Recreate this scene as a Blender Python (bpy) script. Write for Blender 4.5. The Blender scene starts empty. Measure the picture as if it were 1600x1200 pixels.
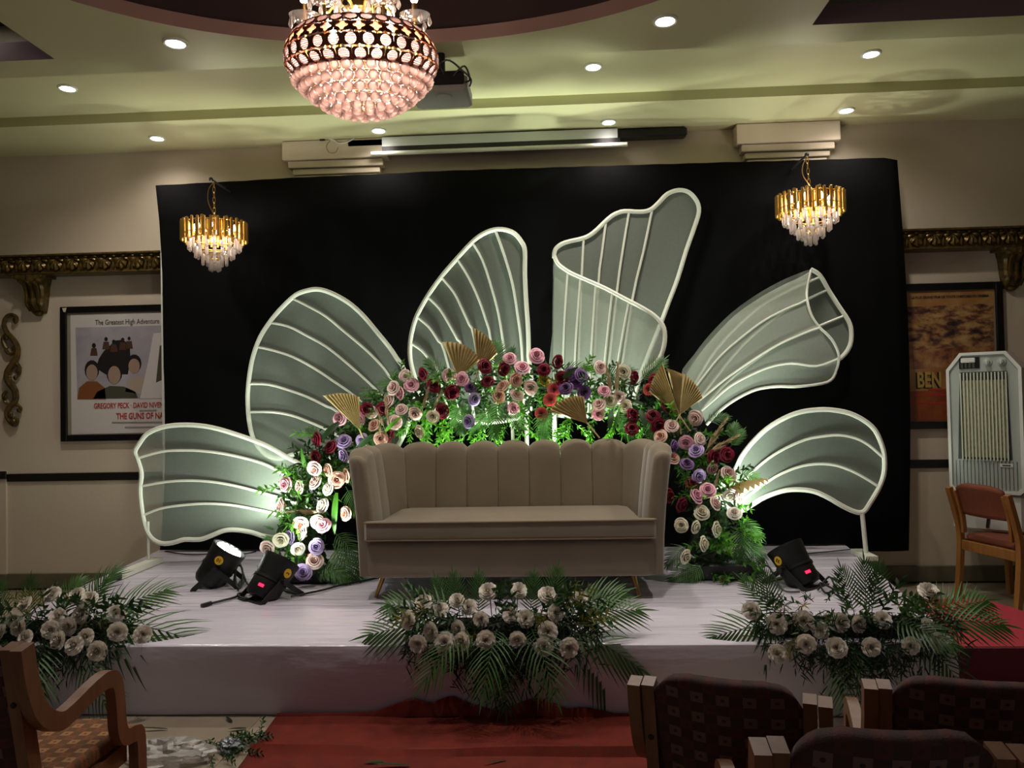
import bpy, bmesh, math, random
from math import sin, cos, pi, radians as rad
from mathutils import Vector, Matrix
random.seed(7)
scene = bpy.context.scene
COL = scene.collection
# ------------------------------------------------------------------ camera, world, exposure
CAM_H, YAW, PITCH, ROLL, FPX = 1.46, rad(3.0), rad(1.25), rad(-1.15), 1200.0
cam_rot = Matrix.Rotation(YAW, 3, 'Z') @ Matrix.Rotation(pi/2 + PITCH, 3, 'X') @ Matrix.Rotation(ROLL, 3, 'Z')
cam_pos = Vector((0, 0, CAM_H))
cd = bpy.data.cameras.new('camera'); cam = bpy.data.objects.new('camera', cd); COL.objects.link(cam)
cd.sensor_width = 36; cd.lens = 36*FPX/1600; cd.clip_start = .05
cam.matrix_world = Matrix.Translation(cam_pos) @ cam_rot.to_4x4()
scene.camera = cam
scene.view_settings.view_transform = 'Standard'; scene.view_settings.look = 'None'
scene.view_settings.gamma = 1; scene.view_settings.exposure = 0.6
w = bpy.data.worlds.new('world'); scene.world = w; w.use_nodes = True
w.node_tree.nodes['Background'].inputs[0].default_value = (.92, .84, 1.0, 1)
w.node_tree.nodes['Background'].inputs[1].default_value = .08
try:
    scene.cycles.max_bounces = 6; scene.cycles.diffuse_bounces = 3; scene.cycles.glossy_bounces = 3
    scene.cycles.transmission_bounces = 4; scene.cycles.transparent_max_bounces = 12
    scene.cycles.caustics_reflective = False; scene.cycles.caustics_refractive = False
    scene.cycles.sample_clamp_indirect = 4; scene.cycles.use_denoising = True
except Exception: pass
P_PAR, P_BACK, P_CHAND, P_DOWN, P_SMALL = 36, 36, 14, 44, 7
WALL_Y = 6.13; Z_A, Z_C, Z_D = 3.575, 3.645, 3.3; STAGE_Z = .33

def ray(px, py): return cam_rot @ Vector(((px-800)/FPX, -(py-600)/FPX, -1))
def on_y(px, py, Y):
    d = ray(px, py); return cam_pos + d*(Y/d.y)
def on_z(px, py, z):
    d = ray(px, py); return cam_pos + d*((z-CAM_H)/d.z)

# ------------------------------------------------------------------ materials
def lin(c):
    if isinstance(c, str): c = [int(c[i:i+2], 16)/255 for i in (0, 2, 4)]
    return tuple(((x/12.92) if x <= .04045 else ((x+.055)/1.055)**2.4) for x in c) + (1,)
def mat(name, c, rough=.6, metal=0, noise=None, bump=None, emit=None, spec=.5, c2=None, sheen=0, stretch=(1,1,1), trans=0):
    m = bpy.data.materials.new(name); m.use_nodes = True; nt = m.node_tree; N = nt.nodes; L = nt.links
    b = N['Principled BSDF']; b.inputs['Base Color'].default_value = lin(c)
    b.inputs['Roughness'].default_value = rough; b.inputs['Metallic'].default_value = metal
    b.inputs['Specular IOR Level'].default_value = spec
    if trans: b.inputs['Transmission Weight'].default_value = trans
    if sheen: b.inputs['Sheen Weight'].default_value = sheen
    if emit: b.inputs['Emission Color'].default_value = lin(emit[0]); b.inputs['Emission Strength'].default_value = emit[1]
    if noise or bump:
        tc = N.new('ShaderNodeTexCoord'); mp = N.new('ShaderNodeMapping'); L.new(tc.outputs['Object'], mp.inputs[0])
        mp.inputs['Scale'].default_value = stretch
    if noise:
        n = N.new('ShaderNodeTexNoise'); n.inputs['Scale'].default_value = noise; n.inputs['Detail'].default_value = 5
        L.new(mp.outputs[0], n.inputs['Vector'])
        r = N.new('ShaderNodeValToRGB'); r.color_ramp.elements[0].color = lin(c); r.color_ramp.elements[1].color = lin(c2 or c)
        r.color_ramp.elements[0].position = .35; r.color_ramp.elements[1].position = .65
        L.new(n.outputs[0], r.inputs[0]); L.new(r.outputs[0], b.inputs['Base Color'])
    if bump:
        n = N.new('ShaderNodeTexNoise'); n.inputs['Scale'].default_value = bump[0]; n.inputs['Detail'].default_value = 4
        L.new(mp.outputs[0], n.inputs['Vector'])
        u = N.new('ShaderNodeBump'); u.inputs['Strength'].default_value = bump[1]; u.inputs['Distance'].default_value = .02
        L.new(n.outputs[0], u.inputs['Height']); L.new(u.outputs[0], b.inputs['Normal'])
    return m
def radial_mat(name, c_in, c_out, r0, r1, rough=.6, trans=.25):
    m = mat(name, c_out, rough); nt = m.node_tree; N = nt.nodes; L = nt.links; b = N['Principled BSDF']
    tc = N.new('ShaderNodeTexCoord'); s = N.new('ShaderNodeSeparateXYZ'); L.new(tc.outputs['Object'], s.inputs[0])
    c = N.new('ShaderNodeCombineXYZ'); L.new(s.outputs[0], c.inputs[0]); L.new(s.outputs[1], c.inputs[1])
    v = N.new('ShaderNodeVectorMath'); v.operation = 'LENGTH'; L.new(c.outputs[0], v.inputs[0])
    mr = N.new('ShaderNodeMapRange'); mr.inputs[1].default_value = r0; mr.inputs[2].default_value = r1; L.new(v.outputs['Value'], mr.inputs[0])
    r = N.new('ShaderNodeValToRGB'); r.color_ramp.elements[0].color = lin(c_in); r.color_ramp.elements[1].color = lin(c_out)
    L.new(mr.outputs[0], r.inputs[0]); L.new(r.outputs[0], b.inputs['Base Color'])
    return m
def fabric_mat(name, c, alpha):
    m = bpy.data.materials.new(name); m.use_nodes = True; nt = m.node_tree; N = nt.nodes; L = nt.links
    N.remove(N['Principled BSDF']); out = N['Material Output']
    d = N.new('ShaderNodeBsdfDiffuse'); d.inputs[0].default_value = lin(c)
    t = N.new('ShaderNodeBsdfTranslucent'); t.inputs[0].default_value = lin(c)
    tr = N.new('ShaderNodeBsdfTransparent')
    m1 = N.new('ShaderNodeMixShader'); m1.inputs[0].default_value = .4; L.new(d.outputs[0], m1.inputs[1]); L.new(t.outputs[0], m1.inputs[2])
    m2 = N.new('ShaderNodeMixShader')
    tc = N.new('ShaderNodeTexCoord'); n = N.new('ShaderNodeTexNoise'); n.inputs['Scale'].default_value = 60; L.new(tc.outputs['Object'], n.inputs['Vector'])
    mr = N.new('ShaderNodeMapRange'); mr.inputs[3].default_value = alpha-.05; mr.inputs[4].default_value = alpha+.05
    L.new(n.outputs[0], mr.inputs[0]); L.new(mr.outputs[0], m2.inputs[0])
    L.new(tr.outputs[0], m2.inputs[1]); L.new(m1.outputs[0], m2.inputs[2]); L.new(m2.outputs[0], out.inputs[0])
    return m
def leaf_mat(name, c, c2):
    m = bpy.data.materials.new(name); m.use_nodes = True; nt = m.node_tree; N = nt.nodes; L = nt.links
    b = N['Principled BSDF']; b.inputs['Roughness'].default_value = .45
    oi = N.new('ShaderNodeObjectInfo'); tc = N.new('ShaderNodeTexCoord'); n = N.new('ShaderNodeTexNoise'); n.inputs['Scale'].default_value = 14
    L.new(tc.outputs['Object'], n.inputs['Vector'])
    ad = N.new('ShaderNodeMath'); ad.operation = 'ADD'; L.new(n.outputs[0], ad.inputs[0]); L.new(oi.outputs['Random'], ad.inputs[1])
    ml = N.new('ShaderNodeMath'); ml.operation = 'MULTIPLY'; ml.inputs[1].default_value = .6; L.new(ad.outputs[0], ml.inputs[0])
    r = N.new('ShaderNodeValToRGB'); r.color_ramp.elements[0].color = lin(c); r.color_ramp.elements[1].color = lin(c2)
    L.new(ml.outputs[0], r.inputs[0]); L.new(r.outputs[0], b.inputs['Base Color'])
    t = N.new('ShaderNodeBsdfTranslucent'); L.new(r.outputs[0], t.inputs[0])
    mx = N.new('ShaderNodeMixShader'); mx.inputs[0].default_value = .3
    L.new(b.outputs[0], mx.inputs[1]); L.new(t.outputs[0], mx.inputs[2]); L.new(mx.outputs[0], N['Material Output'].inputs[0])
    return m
def crystal_mat(name, c, trans=.35, translu=.35, rough=.08):
    m = bpy.data.materials.new(name); m.use_nodes = True; nt = m.node_tree; N = nt.nodes; L = nt.links
    N.remove(N['Principled BSDF'])
    g = N.new('ShaderNodeBsdfGlossy'); g.inputs[0].default_value = (1, 1, 1, 1); g.inputs[1].default_value = rough
    t = N.new('ShaderNodeBsdfTranslucent'); t.inputs[0].default_value = lin(c)
    tr = N.new('ShaderNodeBsdfTransparent'); tr.inputs[0].default_value = lin(c)
    f = N.new('ShaderNodeFresnel'); f.inputs[0].default_value = 1.6
    mr = N.new('ShaderNodeMapRange'); mr.inputs[3].default_value = .12; mr.inputs[4].default_value = .9; L.new(f.outputs[0], mr.inputs[0])
    m1 = N.new('ShaderNodeMixShader'); m1.inputs[0].default_value = translu/(trans+translu)
    L.new(tr.outputs[0], m1.inputs[1]); L.new(t.outputs[0], m1.inputs[2])
    m2 = N.new('ShaderNodeMixShader'); L.new(mr.outputs[0], m2.inputs[0]); L.new(m1.outputs[0], m2.inputs[1]); L.new(g.outputs[0], m2.inputs[2])
    L.new(m2.outputs[0], N['Material Output'].inputs[0])
    return m
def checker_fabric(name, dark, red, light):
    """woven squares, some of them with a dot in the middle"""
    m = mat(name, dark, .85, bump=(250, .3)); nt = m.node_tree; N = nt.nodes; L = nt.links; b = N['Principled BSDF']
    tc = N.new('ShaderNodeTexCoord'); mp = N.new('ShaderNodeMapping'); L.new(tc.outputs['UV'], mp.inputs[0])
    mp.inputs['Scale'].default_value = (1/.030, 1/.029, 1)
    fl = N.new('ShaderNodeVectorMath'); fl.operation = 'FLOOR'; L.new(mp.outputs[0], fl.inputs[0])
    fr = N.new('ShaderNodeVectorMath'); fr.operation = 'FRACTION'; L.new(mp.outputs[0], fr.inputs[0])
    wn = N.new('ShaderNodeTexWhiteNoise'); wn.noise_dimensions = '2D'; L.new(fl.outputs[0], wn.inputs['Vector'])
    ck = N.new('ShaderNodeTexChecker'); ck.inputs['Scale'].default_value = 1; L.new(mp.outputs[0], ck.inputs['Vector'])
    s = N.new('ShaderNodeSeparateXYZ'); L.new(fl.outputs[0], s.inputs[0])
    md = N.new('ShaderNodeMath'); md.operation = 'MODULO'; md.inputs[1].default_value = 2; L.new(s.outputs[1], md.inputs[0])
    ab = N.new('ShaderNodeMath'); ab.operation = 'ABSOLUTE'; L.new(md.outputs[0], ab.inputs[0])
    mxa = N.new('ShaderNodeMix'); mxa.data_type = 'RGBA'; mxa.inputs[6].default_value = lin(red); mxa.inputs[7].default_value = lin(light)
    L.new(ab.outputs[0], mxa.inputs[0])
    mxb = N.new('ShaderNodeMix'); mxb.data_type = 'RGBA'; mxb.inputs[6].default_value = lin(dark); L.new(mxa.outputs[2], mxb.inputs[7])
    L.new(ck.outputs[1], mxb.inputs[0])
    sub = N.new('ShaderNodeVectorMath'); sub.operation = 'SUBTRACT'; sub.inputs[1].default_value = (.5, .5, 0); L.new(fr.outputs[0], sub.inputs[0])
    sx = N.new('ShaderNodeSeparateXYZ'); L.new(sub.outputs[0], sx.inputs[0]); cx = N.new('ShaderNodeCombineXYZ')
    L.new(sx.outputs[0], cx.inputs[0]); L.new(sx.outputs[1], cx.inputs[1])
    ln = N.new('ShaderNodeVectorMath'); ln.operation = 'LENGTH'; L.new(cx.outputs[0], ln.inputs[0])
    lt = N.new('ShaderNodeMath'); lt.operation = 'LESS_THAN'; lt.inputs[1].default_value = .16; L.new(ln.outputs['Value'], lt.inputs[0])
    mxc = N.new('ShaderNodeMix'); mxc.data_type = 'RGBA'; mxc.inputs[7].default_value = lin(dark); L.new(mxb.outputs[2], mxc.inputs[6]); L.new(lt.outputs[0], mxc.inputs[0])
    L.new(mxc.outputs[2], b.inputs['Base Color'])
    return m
def print_mat(name, stops, scale, stretch=(1,1,1), rough=.35):
    m = mat(name, stops[0][1], rough); nt = m.node_tree; N = nt.nodes; L = nt.links; b = N['Principled BSDF']
    tc = N.new('ShaderNodeTexCoord'); mp = N.new('ShaderNodeMapping'); mp.inputs['Scale'].default_value = stretch; L.new(tc.outputs['Object'], mp.inputs[0])
    n = N.new('ShaderNodeTexNoise'); n.inputs['Scale'].default_value = scale; n.inputs['Detail'].default_value = 6; n.inputs['Roughness'].default_value = .6
    L.new(mp.outputs[0], n.inputs['Vector'])
    r = N.new('ShaderNodeValToRGB'); el = r.color_ramp.elements
    while len(el) < len(stops): el.new(.5)
    for e, (p, c) in zip(el, stops): e.position = p; e.color = lin(c)
    L.new(n.outputs[0], r.inputs[0]); L.new(r.outputs[0], b.inputs['Base Color'])
    return m
M = {}
M['wall'] = mat('wall_paint', 'cdbfa9', .75, bump=(40, .05))
M['ceil'] = mat('ceiling_paint', 'c9c59a', .45, noise=1.2, c2='c2be92')
M['rim'] = mat('recess_rim', 'b48f80', .6); M['dome'] = mat('dome_paint', '4a352e', .7); M['mauve'] = mat('coffer_paint', 'a08a88', .6)
M['base'] = mat('skirting_stone', '5e5a46', .35, noise=8, c2='6d6850'); M['dado'] = mat('dado_black', '14130f', .4)
M['tile'] = mat('marble_tile', '968a78', .16, noise=2.5, c2='a89c88'); M['grout'] = mat('grout', '7a705c', .8)
M['cloth_black'] = mat('black_cloth', '080809', .95, bump=(6, .25), stretch=(1, 1, .15), spec=.08)
M['cover'] = mat('stage_vinyl', 'd2cbdd', .2, noise=1.5, c2='ddd8e6', bump=(5, .8), stretch=(.35, 2.2, 1))
M['white'] = mat('white_paint', 'dcdfd0', .45); M['fabric'] = fabric_mat('sheer_fabric', 'b2bcae', .56); M['fabric2'] = fabric_mat('sheer_fabric_flap', 'c6cec0', .62)
M['velvet'] = mat('velvet', '7e725f', .8, noise=3, c2='776b58', sheen=.35, spec=.2); M['piping'] = mat('piping', '7a6855', .85, spec=.1)
M['gold'] = mat('gold_metal', 'cfa95c', .3, 1); M['brass'] = mat('brass_leg', 'b08a55', .35, 1); M['copper'] = mat('copper_lattice', '96563c', .45, .35)
M['crystal'] = crystal_mat('crystal', 'fff4ee', .25, .6); M['crystal_warm'] = crystal_mat('crystal_warm', 'f8e0d8', .5, .28); M['amber'] = crystal_mat('amber_glass', 'ffc596', .5, .4)
M['glass'] = crystal_mat('fluted_glass', 'f6ece4', .45, .25)
M['bulb'] = mat('bulb', 'ffffff', .3, emit=('fff0e2', 14)); M['down'] = mat('downlight_lens', 'ffffff', .3, emit=('fff2f6', 9))
M['led'] = mat('led_lens', 'ffffff', .3, emit=('f4fff0', 10)); M['redled'] = mat('red_display', 'ff2040', .3, emit=('ff1a3c', 3))
M['black'] = mat('black_plastic', '0d0d0e', .35); M['blackm'] = mat('black_metal', '0a0a0a', .5, bump=(120, .1)); M['cable'] = mat('cable_rubber', '0b0b0b', .5)
M['frame'] = mat('frame_black', '0b0a0a', .3); M['paper'] = mat('poster_paper', 'c8c2bd', .3); M['mountboard'] = mat('mount_board', '8c8672', .5)
M['red_ink'] = mat('red_ink', 'a3302c', .5); M['dark_ink'] = mat('dark_ink', '33302f', .5); M['grey_ink'] = mat('grey_ink', '8a8380', .5)
M['yellow'] = mat('yellow_sticker', 'f2c22c', .5); M['tan_ink'] = mat('tan_ink', 'b39443', .5)
M['carve'] = mat('carved_gilt', '3a2f18', .38, .35, noise=30, c2='6b5422'); M['carve_hi'] = mat('carved_gilt_bright', '6a5320', .3, .6, noise=25, c2='3e3115')
M['wood'] = mat('chair_wood', '8a5a2a', .4, noise=6, c2='9c6a34', stretch=(6, 6, 1)); M['wood_dark'] = mat('chair_wood_dark', '7a5236', .42, noise=6, c2='8a6042', stretch=(6, 6, 1))
M['brown_fab'] = mat('brown_fabric', '7a3f28', .85, bump=(200, .3))
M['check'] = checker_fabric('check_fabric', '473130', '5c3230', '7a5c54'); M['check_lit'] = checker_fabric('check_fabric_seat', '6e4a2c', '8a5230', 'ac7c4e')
M['red_carpet'] = mat('red_carpet', '76210d', .95, noise=12, c2='651a09', bump=(300, .4)); M['red_step'] = mat('red_step_carpet', 'a22a38', .95, bump=(300, .3))
M['cool_grey'] = mat('cooler_plastic', 'a4aca4', .4); M['cool_dark'] = mat('cooler_recess', '3a3d3a', .5); M['cool_white'] = mat('cooler_white', 'd2d4cc', .4); M['cool_body'] = mat('cooler_body', 'b8aaa8', .45)
M['cool_slat'] = mat('cooler_slat', 'c2c9b4', .4)
M['pad'] = mat('cooler_pad', 'b4b08a', .7, noise=40, c2='96926e')
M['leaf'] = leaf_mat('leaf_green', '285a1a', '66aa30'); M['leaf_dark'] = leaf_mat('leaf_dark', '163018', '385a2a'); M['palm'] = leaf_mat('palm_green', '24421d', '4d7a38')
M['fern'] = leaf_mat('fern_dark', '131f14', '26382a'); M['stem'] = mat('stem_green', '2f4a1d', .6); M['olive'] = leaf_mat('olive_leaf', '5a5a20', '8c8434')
M['goldleaf'] = mat('gold_palm', 'c4ae78', .5, .05, noise=6, c2='d8c592'); M['pampas'] = mat('pampas', 'b8a27c', .9)
M['flat_white'] = mat('sheet_white', 'd5dcd6', .5); M['projector'] = mat('projector_grey', '8b8a80', .5)
M['plastic_bag'] = crystal_mat('plastic_bag', 'e8e2dc', .4, .5, .5); M['foil'] = mat('grey_foil', '8a8f98', .35, .4)
M['litter_green'] = leaf_mat('litter_leaf', '22321a', '3a4a24')

# ------------------------------------------------------------------ mesh builder
class MB:
    def __init__(s): s.v = []; s.f = []; s.uv = None
    def add(s, vs, fs, T=None):
        o = len(s.v)
        s.v += [(T @ Vector(p)) if T else Vector(p) for p in vs]
        s.f += [tuple(i+o for i in f) for f in fs]; return s
    def box(s, lo, hi, T=None, bev=0):
        (a, b, c), (d, e, f) = lo, hi
        if bev:
            x = bev; vs = []; 
            for zz, ins in ((c, x), (c+x, 0), (f-x, 0), (f, x)):
                for (px, py) in ((a+ins+x, b+ins), (d-ins-x, b+ins), (d-ins, b+ins+x), (d-ins, e-ins-x), (d-ins-x, e-ins), (a+ins+x, e-ins), (a+ins, e-ins-x), (a+ins, b+ins+x)):
                    vs.append((px, py, zz))
            fs = [tuple(range(7, -1, -1)), tuple(range(24, 32))]
            for k in range(3):
                for i in range(8): fs.append((k*8+i, k*8+(i+1) % 8, k*8+8+(i+1) % 8, k*8+8+i))
            return s.add(vs, fs, T)
        vs = [(x, y, z) for z in (c, f) for (x, y) in ((a, b), (d, b), (d, e), (a, e))]
        return s.add(vs, [(3,2,1,0),(4,5,6,7),(0,1,5,4),(1,2,6,5),(2,3,7,6),(3,0,4,7)], T)
    def tube(s, path, r, n=8, closed=False, cap=True, T=None, flat=None):
        """flat=(rx, rz): rectangular-ish section"""
        P = [Vector(p) for p in path]; m = len(P); R = r if isinstance(r, (list, tuple)) else [r]*m
        rings = []; up = None
        for i, p in enumerate(P):
            if closed: t = P[(i+1) % m]-P[i-1]
            else: t = P[min(i+1, m-1)]-P[max(i-1, 0)]
            if t.length < 1e-9: t = Vector((0, 0, 1))
            t.normalize()
            if up is None: up = Vector((0, 0, 1)) if abs(t.z) < .9 else Vector((0, 1, 0))
            x = t.cross(up)
            if x.length < 1e-6: x = t.cross(Vector((1, 0, 0)))
            x.normalize(); u = x.cross(t); up = u
            rings.append([p + x*(R[i]*cos(2*pi*k/n)) + u*(R[i]*sin(2*pi*k/n)) for k in range(n)])
        vs = [q for ri in rings for q in ri]; fs = []
        for i in range(m if closed else m-1):
            j = (i+1) % m
            for k in range(n): fs.append((i*n+k, i*n+(k+1) % n, j*n+(k+1) % n, j*n+k))
        if cap and not closed: fs += [tuple(range(n-1, -1, -1)), tuple(range((m-1)*n, m*n))]
        return s.add(vs, fs, T)
    def strap(s, path, wid, th, side, T=None):
        """bar of rectangular section along path; 'side' = width direction"""
        P = [Vector(p) for p in path]; S = Vector(side).normalized(); vs = []; m = len(P)
        for i, p in enumerate(P):
            t = (P[min(i+1, m-1)]-P[max(i-1, 0)]).normalized(); nrm = S.cross(t).normalized()
            for a, b in ((-1,-1),(1,-1),(1,1),(-1,1)): vs.append(p + S*(a*wid/2) + nrm*(b*th/2))
        fs = [(0,3,2,1), ((m-1)*4, (m-1)*4+1, (m-1)*4+2, (m-1)*4+3)]
        for i in range(m-1):
            for k in range(4): fs.append((i*4+k, i*4+(k+1) % 4, i*4+4+(k+1) % 4, i*4+4+k))
        return s.add(vs, fs, T)
    def lathe(s, prof, n=16, T=None, cap=(True, True), wob=None):
        vs = []; m = len(prof)
        for i, (r, z) in enumerate(prof):
            for k in range(n):
                a = 2*pi*k/n; rr = r*(1+(wob*cos(pi*k) if wob else 0)); vs.append((rr*cos(a), rr*sin(a), z))
        fs = [(i*n+k, i*n+(k+1) % n, i*n+n+(k+1) % n, i*n+n+k) for i in range(m-1) for k in range(n)]
        if cap[0]: fs.append(tuple(range(n-1, -1, -1)))
        if cap[1]: fs.append(tuple(range((m-1)*n, m*n)))
        return s.add(vs, fs, T)
    def ball(s, c, r, n=10, m=6, sc=(1,1,1)):
        prof = [(max(r*sin(pi*i/m), 1e-4), -r*cos(pi*i/m)) for i in range(m+1)]
        return s.lathe(prof, n, Matrix.Translation(c) @ Matrix.Diagonal((*sc, 1)))
    def grid(s, fn, nu, nv, T=None, closed_u=False):
        vs = [fn(i/nu, j/nv) for j in range(nv+1) for i in range(nu+1)]
        fs = [(j*(nu+1)+i, j*(nu+1)+i+1, (j+1)*(nu+1)+i+1, (j+1)*(nu+1)+i) for j in range(nv) for i in range(nu)]
        return s.add(vs, fs, T)
    def prism(s, poly, z0, z1, T=None):
        n = len(poly); vs = [(x, y, z0) for x, y in poly] + [(x, y, z1) for x, y in poly]
        return s.add(vs, [tuple(range(n-1, -1, -1)), tuple(range(n, 2*n))] + [(i, (i+1) % n, n+(i+1) % n, n+i) for i in range(n)], T)
    def mesh(s, name, m, smooth=True, fix=True):
        me = bpy.data.meshes.new(name); me.from_pydata([tuple(p) for p in s.v], [], s.f)
        if fix:
            bm = bmesh.new(); bm.from_mesh(me); bmesh.ops.recalc_face_normals(bm, faces=bm.faces); bm.to_mesh(me); bm.free()
        if m: me.materials.append(m)
        if smooth:
            me.polygons.foreach_set('use_smooth', [True]*len(me.polygons))
            try: me.set_sharp_from_angle(angle=rad(38))
            except Exception: pass
        return me
    def build(s, name, m, parent=None, world=False, smooth=True, loc=None, label=None, fix=True):
        if world and parent:
            b = Vector((0, 0, 0)); q = parent
            while q: b = b+q.location; q = q.parent
            s.v = [p - b for p in s.v]
        return link(name, s.mesh(name, m, smooth, fix), parent, loc, label)
def link(name, me, parent=None, loc=None, label=None, mw=None):
    o = bpy.data.objects.new(name, me); COL.objects.link(o)
    if parent: o.parent = parent
    if mw is not None: o.matrix_local = mw
    elif loc is not None: o.location = loc
    if label: o['label'] = label
    return o
def thing(name, label, cat, loc=(0,0,0), rz=0, group=None, kind=None):
    o = bpy.data.objects.new(name, None); COL.objects.link(o); o.location = loc; o.rotation_euler = (0, 0, rz)
    return tag(o, label, cat, group, kind)
def tag(o, label, cat, group=None, kind=None):
    o['label'] = label; o['category'] = cat
    if group: o['group'] = group
    if kind: o['kind'] = kind
    return o
def struct(o): o['kind'] = 'structure'; return o
def dup(root, loc, rz=0, label=None):
    def cp(o, par):
        c = o.copy(); COL.objects.link(c); c.parent = par
        for ch in list(o.children): cp(ch, c)
        return c
    r = cp(root, None); r.location = loc; r.rotation_euler = (0, 0, rz)
    if label: r['label'] = label
    return r
def spline(pts, closed=False, k=4):
    P = [Vector(p) for p in pts]; n = len(P); out = []
    for i in range(n if closed else n-1):
        if closed: a, b, c, d = P[i-1], P[i], P[(i+1) % n], P[(i+2) % n]
        else: a, b, c, d = P[max(i-1, 0)], P[i], P[i+1], P[min(i+2, n-1)]
        for j in range(k):
            t = j/k
            out.append(.5*((2*b)+(c-a)*t+(2*a-5*b+4*c-d)*t*t+(3*b-a-3*c+d)*t**3))
    if not closed: out.append(P[-1])
    return out
def frame_to(loc, d, up=(0, 0, 1), s=1):
    """matrix whose local +Y runs along d, local +Z near up"""
    y = Vector(d).normalized(); u = Vector(up)
    x = y.cross(u)
    if x.length < 1e-4: x = y.cross(Vector((0, 1, .1)))
    x.normalize(); z = x.cross(y)
    m = Matrix((x, y, z)).transposed().to_4x4()
    return Matrix.Translation(loc) @ m @ Matrix.Scale(s, 4)
def z_to(loc, d, s=1, spin=0):
    z = Vector(d).normalized(); q = z.to_track_quat('Z', 'Y')
    return Matrix.Translation(loc) @ q.to_matrix().to_4x4() @ Matrix.Rotation(spin, 4, 'Z') @ Matrix.Scale(s, 4)
def lamp(name, typ, loc, power, color, parent=None, aim=None, spot=None, blend=.5, size=.05):
    l = bpy.data.lights.new(name, typ); l.energy = power; l.color = color
    if typ == 'SPOT': l.spot_size = rad(spot); l.spot_blend = blend
    l.shadow_soft_size = size
    o = bpy.data.objects.new(name, l); COL.objects.link(o)
    if parent: o.parent = parent
    o.location = loc
    if aim is not None: o.rotation_euler = Vector(aim).to_track_quat('-Z', 'Y').to_euler()
    return o
def text(body, size, loc, m, parent, rot=(pi/2, 0, 0), name='lettering', align='LEFT', sx=1, ext=.0008, bold=0):
    c = bpy.data.curves.new(name, 'FONT'); c.body = body; c.size = size; c.align_x = align; c.extrude = ext; c.offset = bold
    c.resolution_u = 3; c.materials.append(m)
    tmp = bpy.data.objects.new(name+'_curve', c); me = bpy.data.meshes.new_from_object(tmp); bpy.data.objects.remove(tmp)
    me.materials.clear(); me.materials.append(m)
    o = bpy.data.objects.new(name, me); COL.objects.link(o); o.parent = parent; o.location = loc; o.rotation_euler = rot; o.scale = (sx, 1, 1)
    return o

# ------------------------------------------------------------------ room
def plane_holes(name, outer, holes, z, m, flip=True):
    bm = bmesh.new(); es = []
    for loop in [outer]+holes:
        vs = [bm.verts.new((x, y, z)) for x, y in loop]
        es += [bm.edges.new((vs[i], vs[(i+1) % len(vs)])) for i in range(len(vs))]
    bmesh.ops.triangle_fill(bm, use_beauty=True, edges=es, use_dissolve=False)
    me = bpy.data.meshes.new(name); bm.to_mesh(me); bm.free(); me.materials.append(m)
    return link(name, me)
RX = 7.0; RY0 = -3.0
floor = struct(MB().box((-RX, RY0, -.08), (RX, WALL_Y+.2, -.012)).build('floor', M['grout'], smooth=False))
tile_me = MB().box((-.299, -.299, -.0125), (.299, .299, 0), bev=.0015).mesh('tile', M['tile'], False)
for i in range(-8, 9):
    for j in range(15):
        x = i*.6+.1; y = -.9+.6*j-.0
        if y > WALL_Y+.0 or y < 0: continue
        if y > 3.9 and -2.5 < x < 1.6: continue
        link('tile', tile_me, floor, (x, min(y, 9), random.uniform(-.0008, 0)))
wb = struct(MB().box((-RX, WALL_Y, 0), (RX, WALL_Y+.15, 4.2)).build('wall_back', M['wall'], smooth=False))
struct(MB().box((-RX-.15, RY0, 0), (-RX, WALL_Y+.15, 4.2)).build('wall_left', M['wall'], smooth=False))
struct(MB().box((RX, RY0, 0), (RX+.15, WALL_Y+.15, 4.2)).build('wall_right', M['wall'], smooth=False))
# projecting wall pier at the far left
jx = on_y(9, 740, WALL_Y-.02).x
struct(MB().box((-RX, WALL_Y-.02, 0), (jx, WALL_Y, .965)).build('wall_pier', M['wall'], smooth=False))
# skirting, dado strips
struct(MB().box((jx, WALL_Y-.02, 0), (RX, WALL_Y, .122), bev=.004).build('baseboard_back', M['base'], smooth=False))
struct(MB().box((-RX, WALL_Y-.04, 0), (jx+.012, WALL_Y-.02, .122), bev=.004).build('baseboard_left', M['base'], smooth=False))
struct(MB().box((jx, WALL_Y-.015, .875), (RX, WALL_Y, .94), bev=.004).build('trim_1', M['dado'], smooth=False))
struct(MB().box((-RX, WALL_Y-.035, .9), (jx+.012, WALL_Y-.02, .965), bev=.004).build('trim_2', M['dado'], smooth=False))
# ceiling: main panel with oval recess and two square coffers
EC, EA, EB = (-.65, 2.6), 1.78, 1.27
oval = [(EC[0]+EA*cos(2*pi*k/72), EC[1]+EB*sin(2*pi*k/72)) for k in range(72)]
CR = [(1.33, 2.3), (3.6, 2.3), (3.6, 3.86), (1.33, 3.86)]; CL = [(-4.9, 2.3), (-2.57, 2.3), (-2.57, 3.86), (-4.9, 3.86)]
D_EDGE = 4.06
ceil = struct(plane_holes('ceiling', [(-RX, RY0), (RX, RY0), (RX, D_EDGE), (-RX, D_EDGE)], [oval, CR, CL], Z_D, M['ceil']))
def ring_wall(name, loop, z0, z1, m, out=0, lip=0):
    n = len(loop); cx = sum(p[0] for p in loop)/n; cy = sum(p[1] for p in loop)/n
    b = MB(); vs = [(x, y, z0) for x, y in loop]+[(x, y, z1) for x, y in loop]
    b.add(vs, [(i, (i+1) % n, n+(i+1) % n, n+i) for i in range(n)])
    return struct(b.build(name, m, smooth=False))
ring_wall('ceiling_recess_rim', oval, Z_D, Z_D+.07, M['rim'])
big = [(EC[0]+(EA+.12)*cos(2*pi*k/72), EC[1]+(EB+.12)*sin(2*pi*k/72)) for k in range(72)]
b = MB(); n = 72
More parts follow.
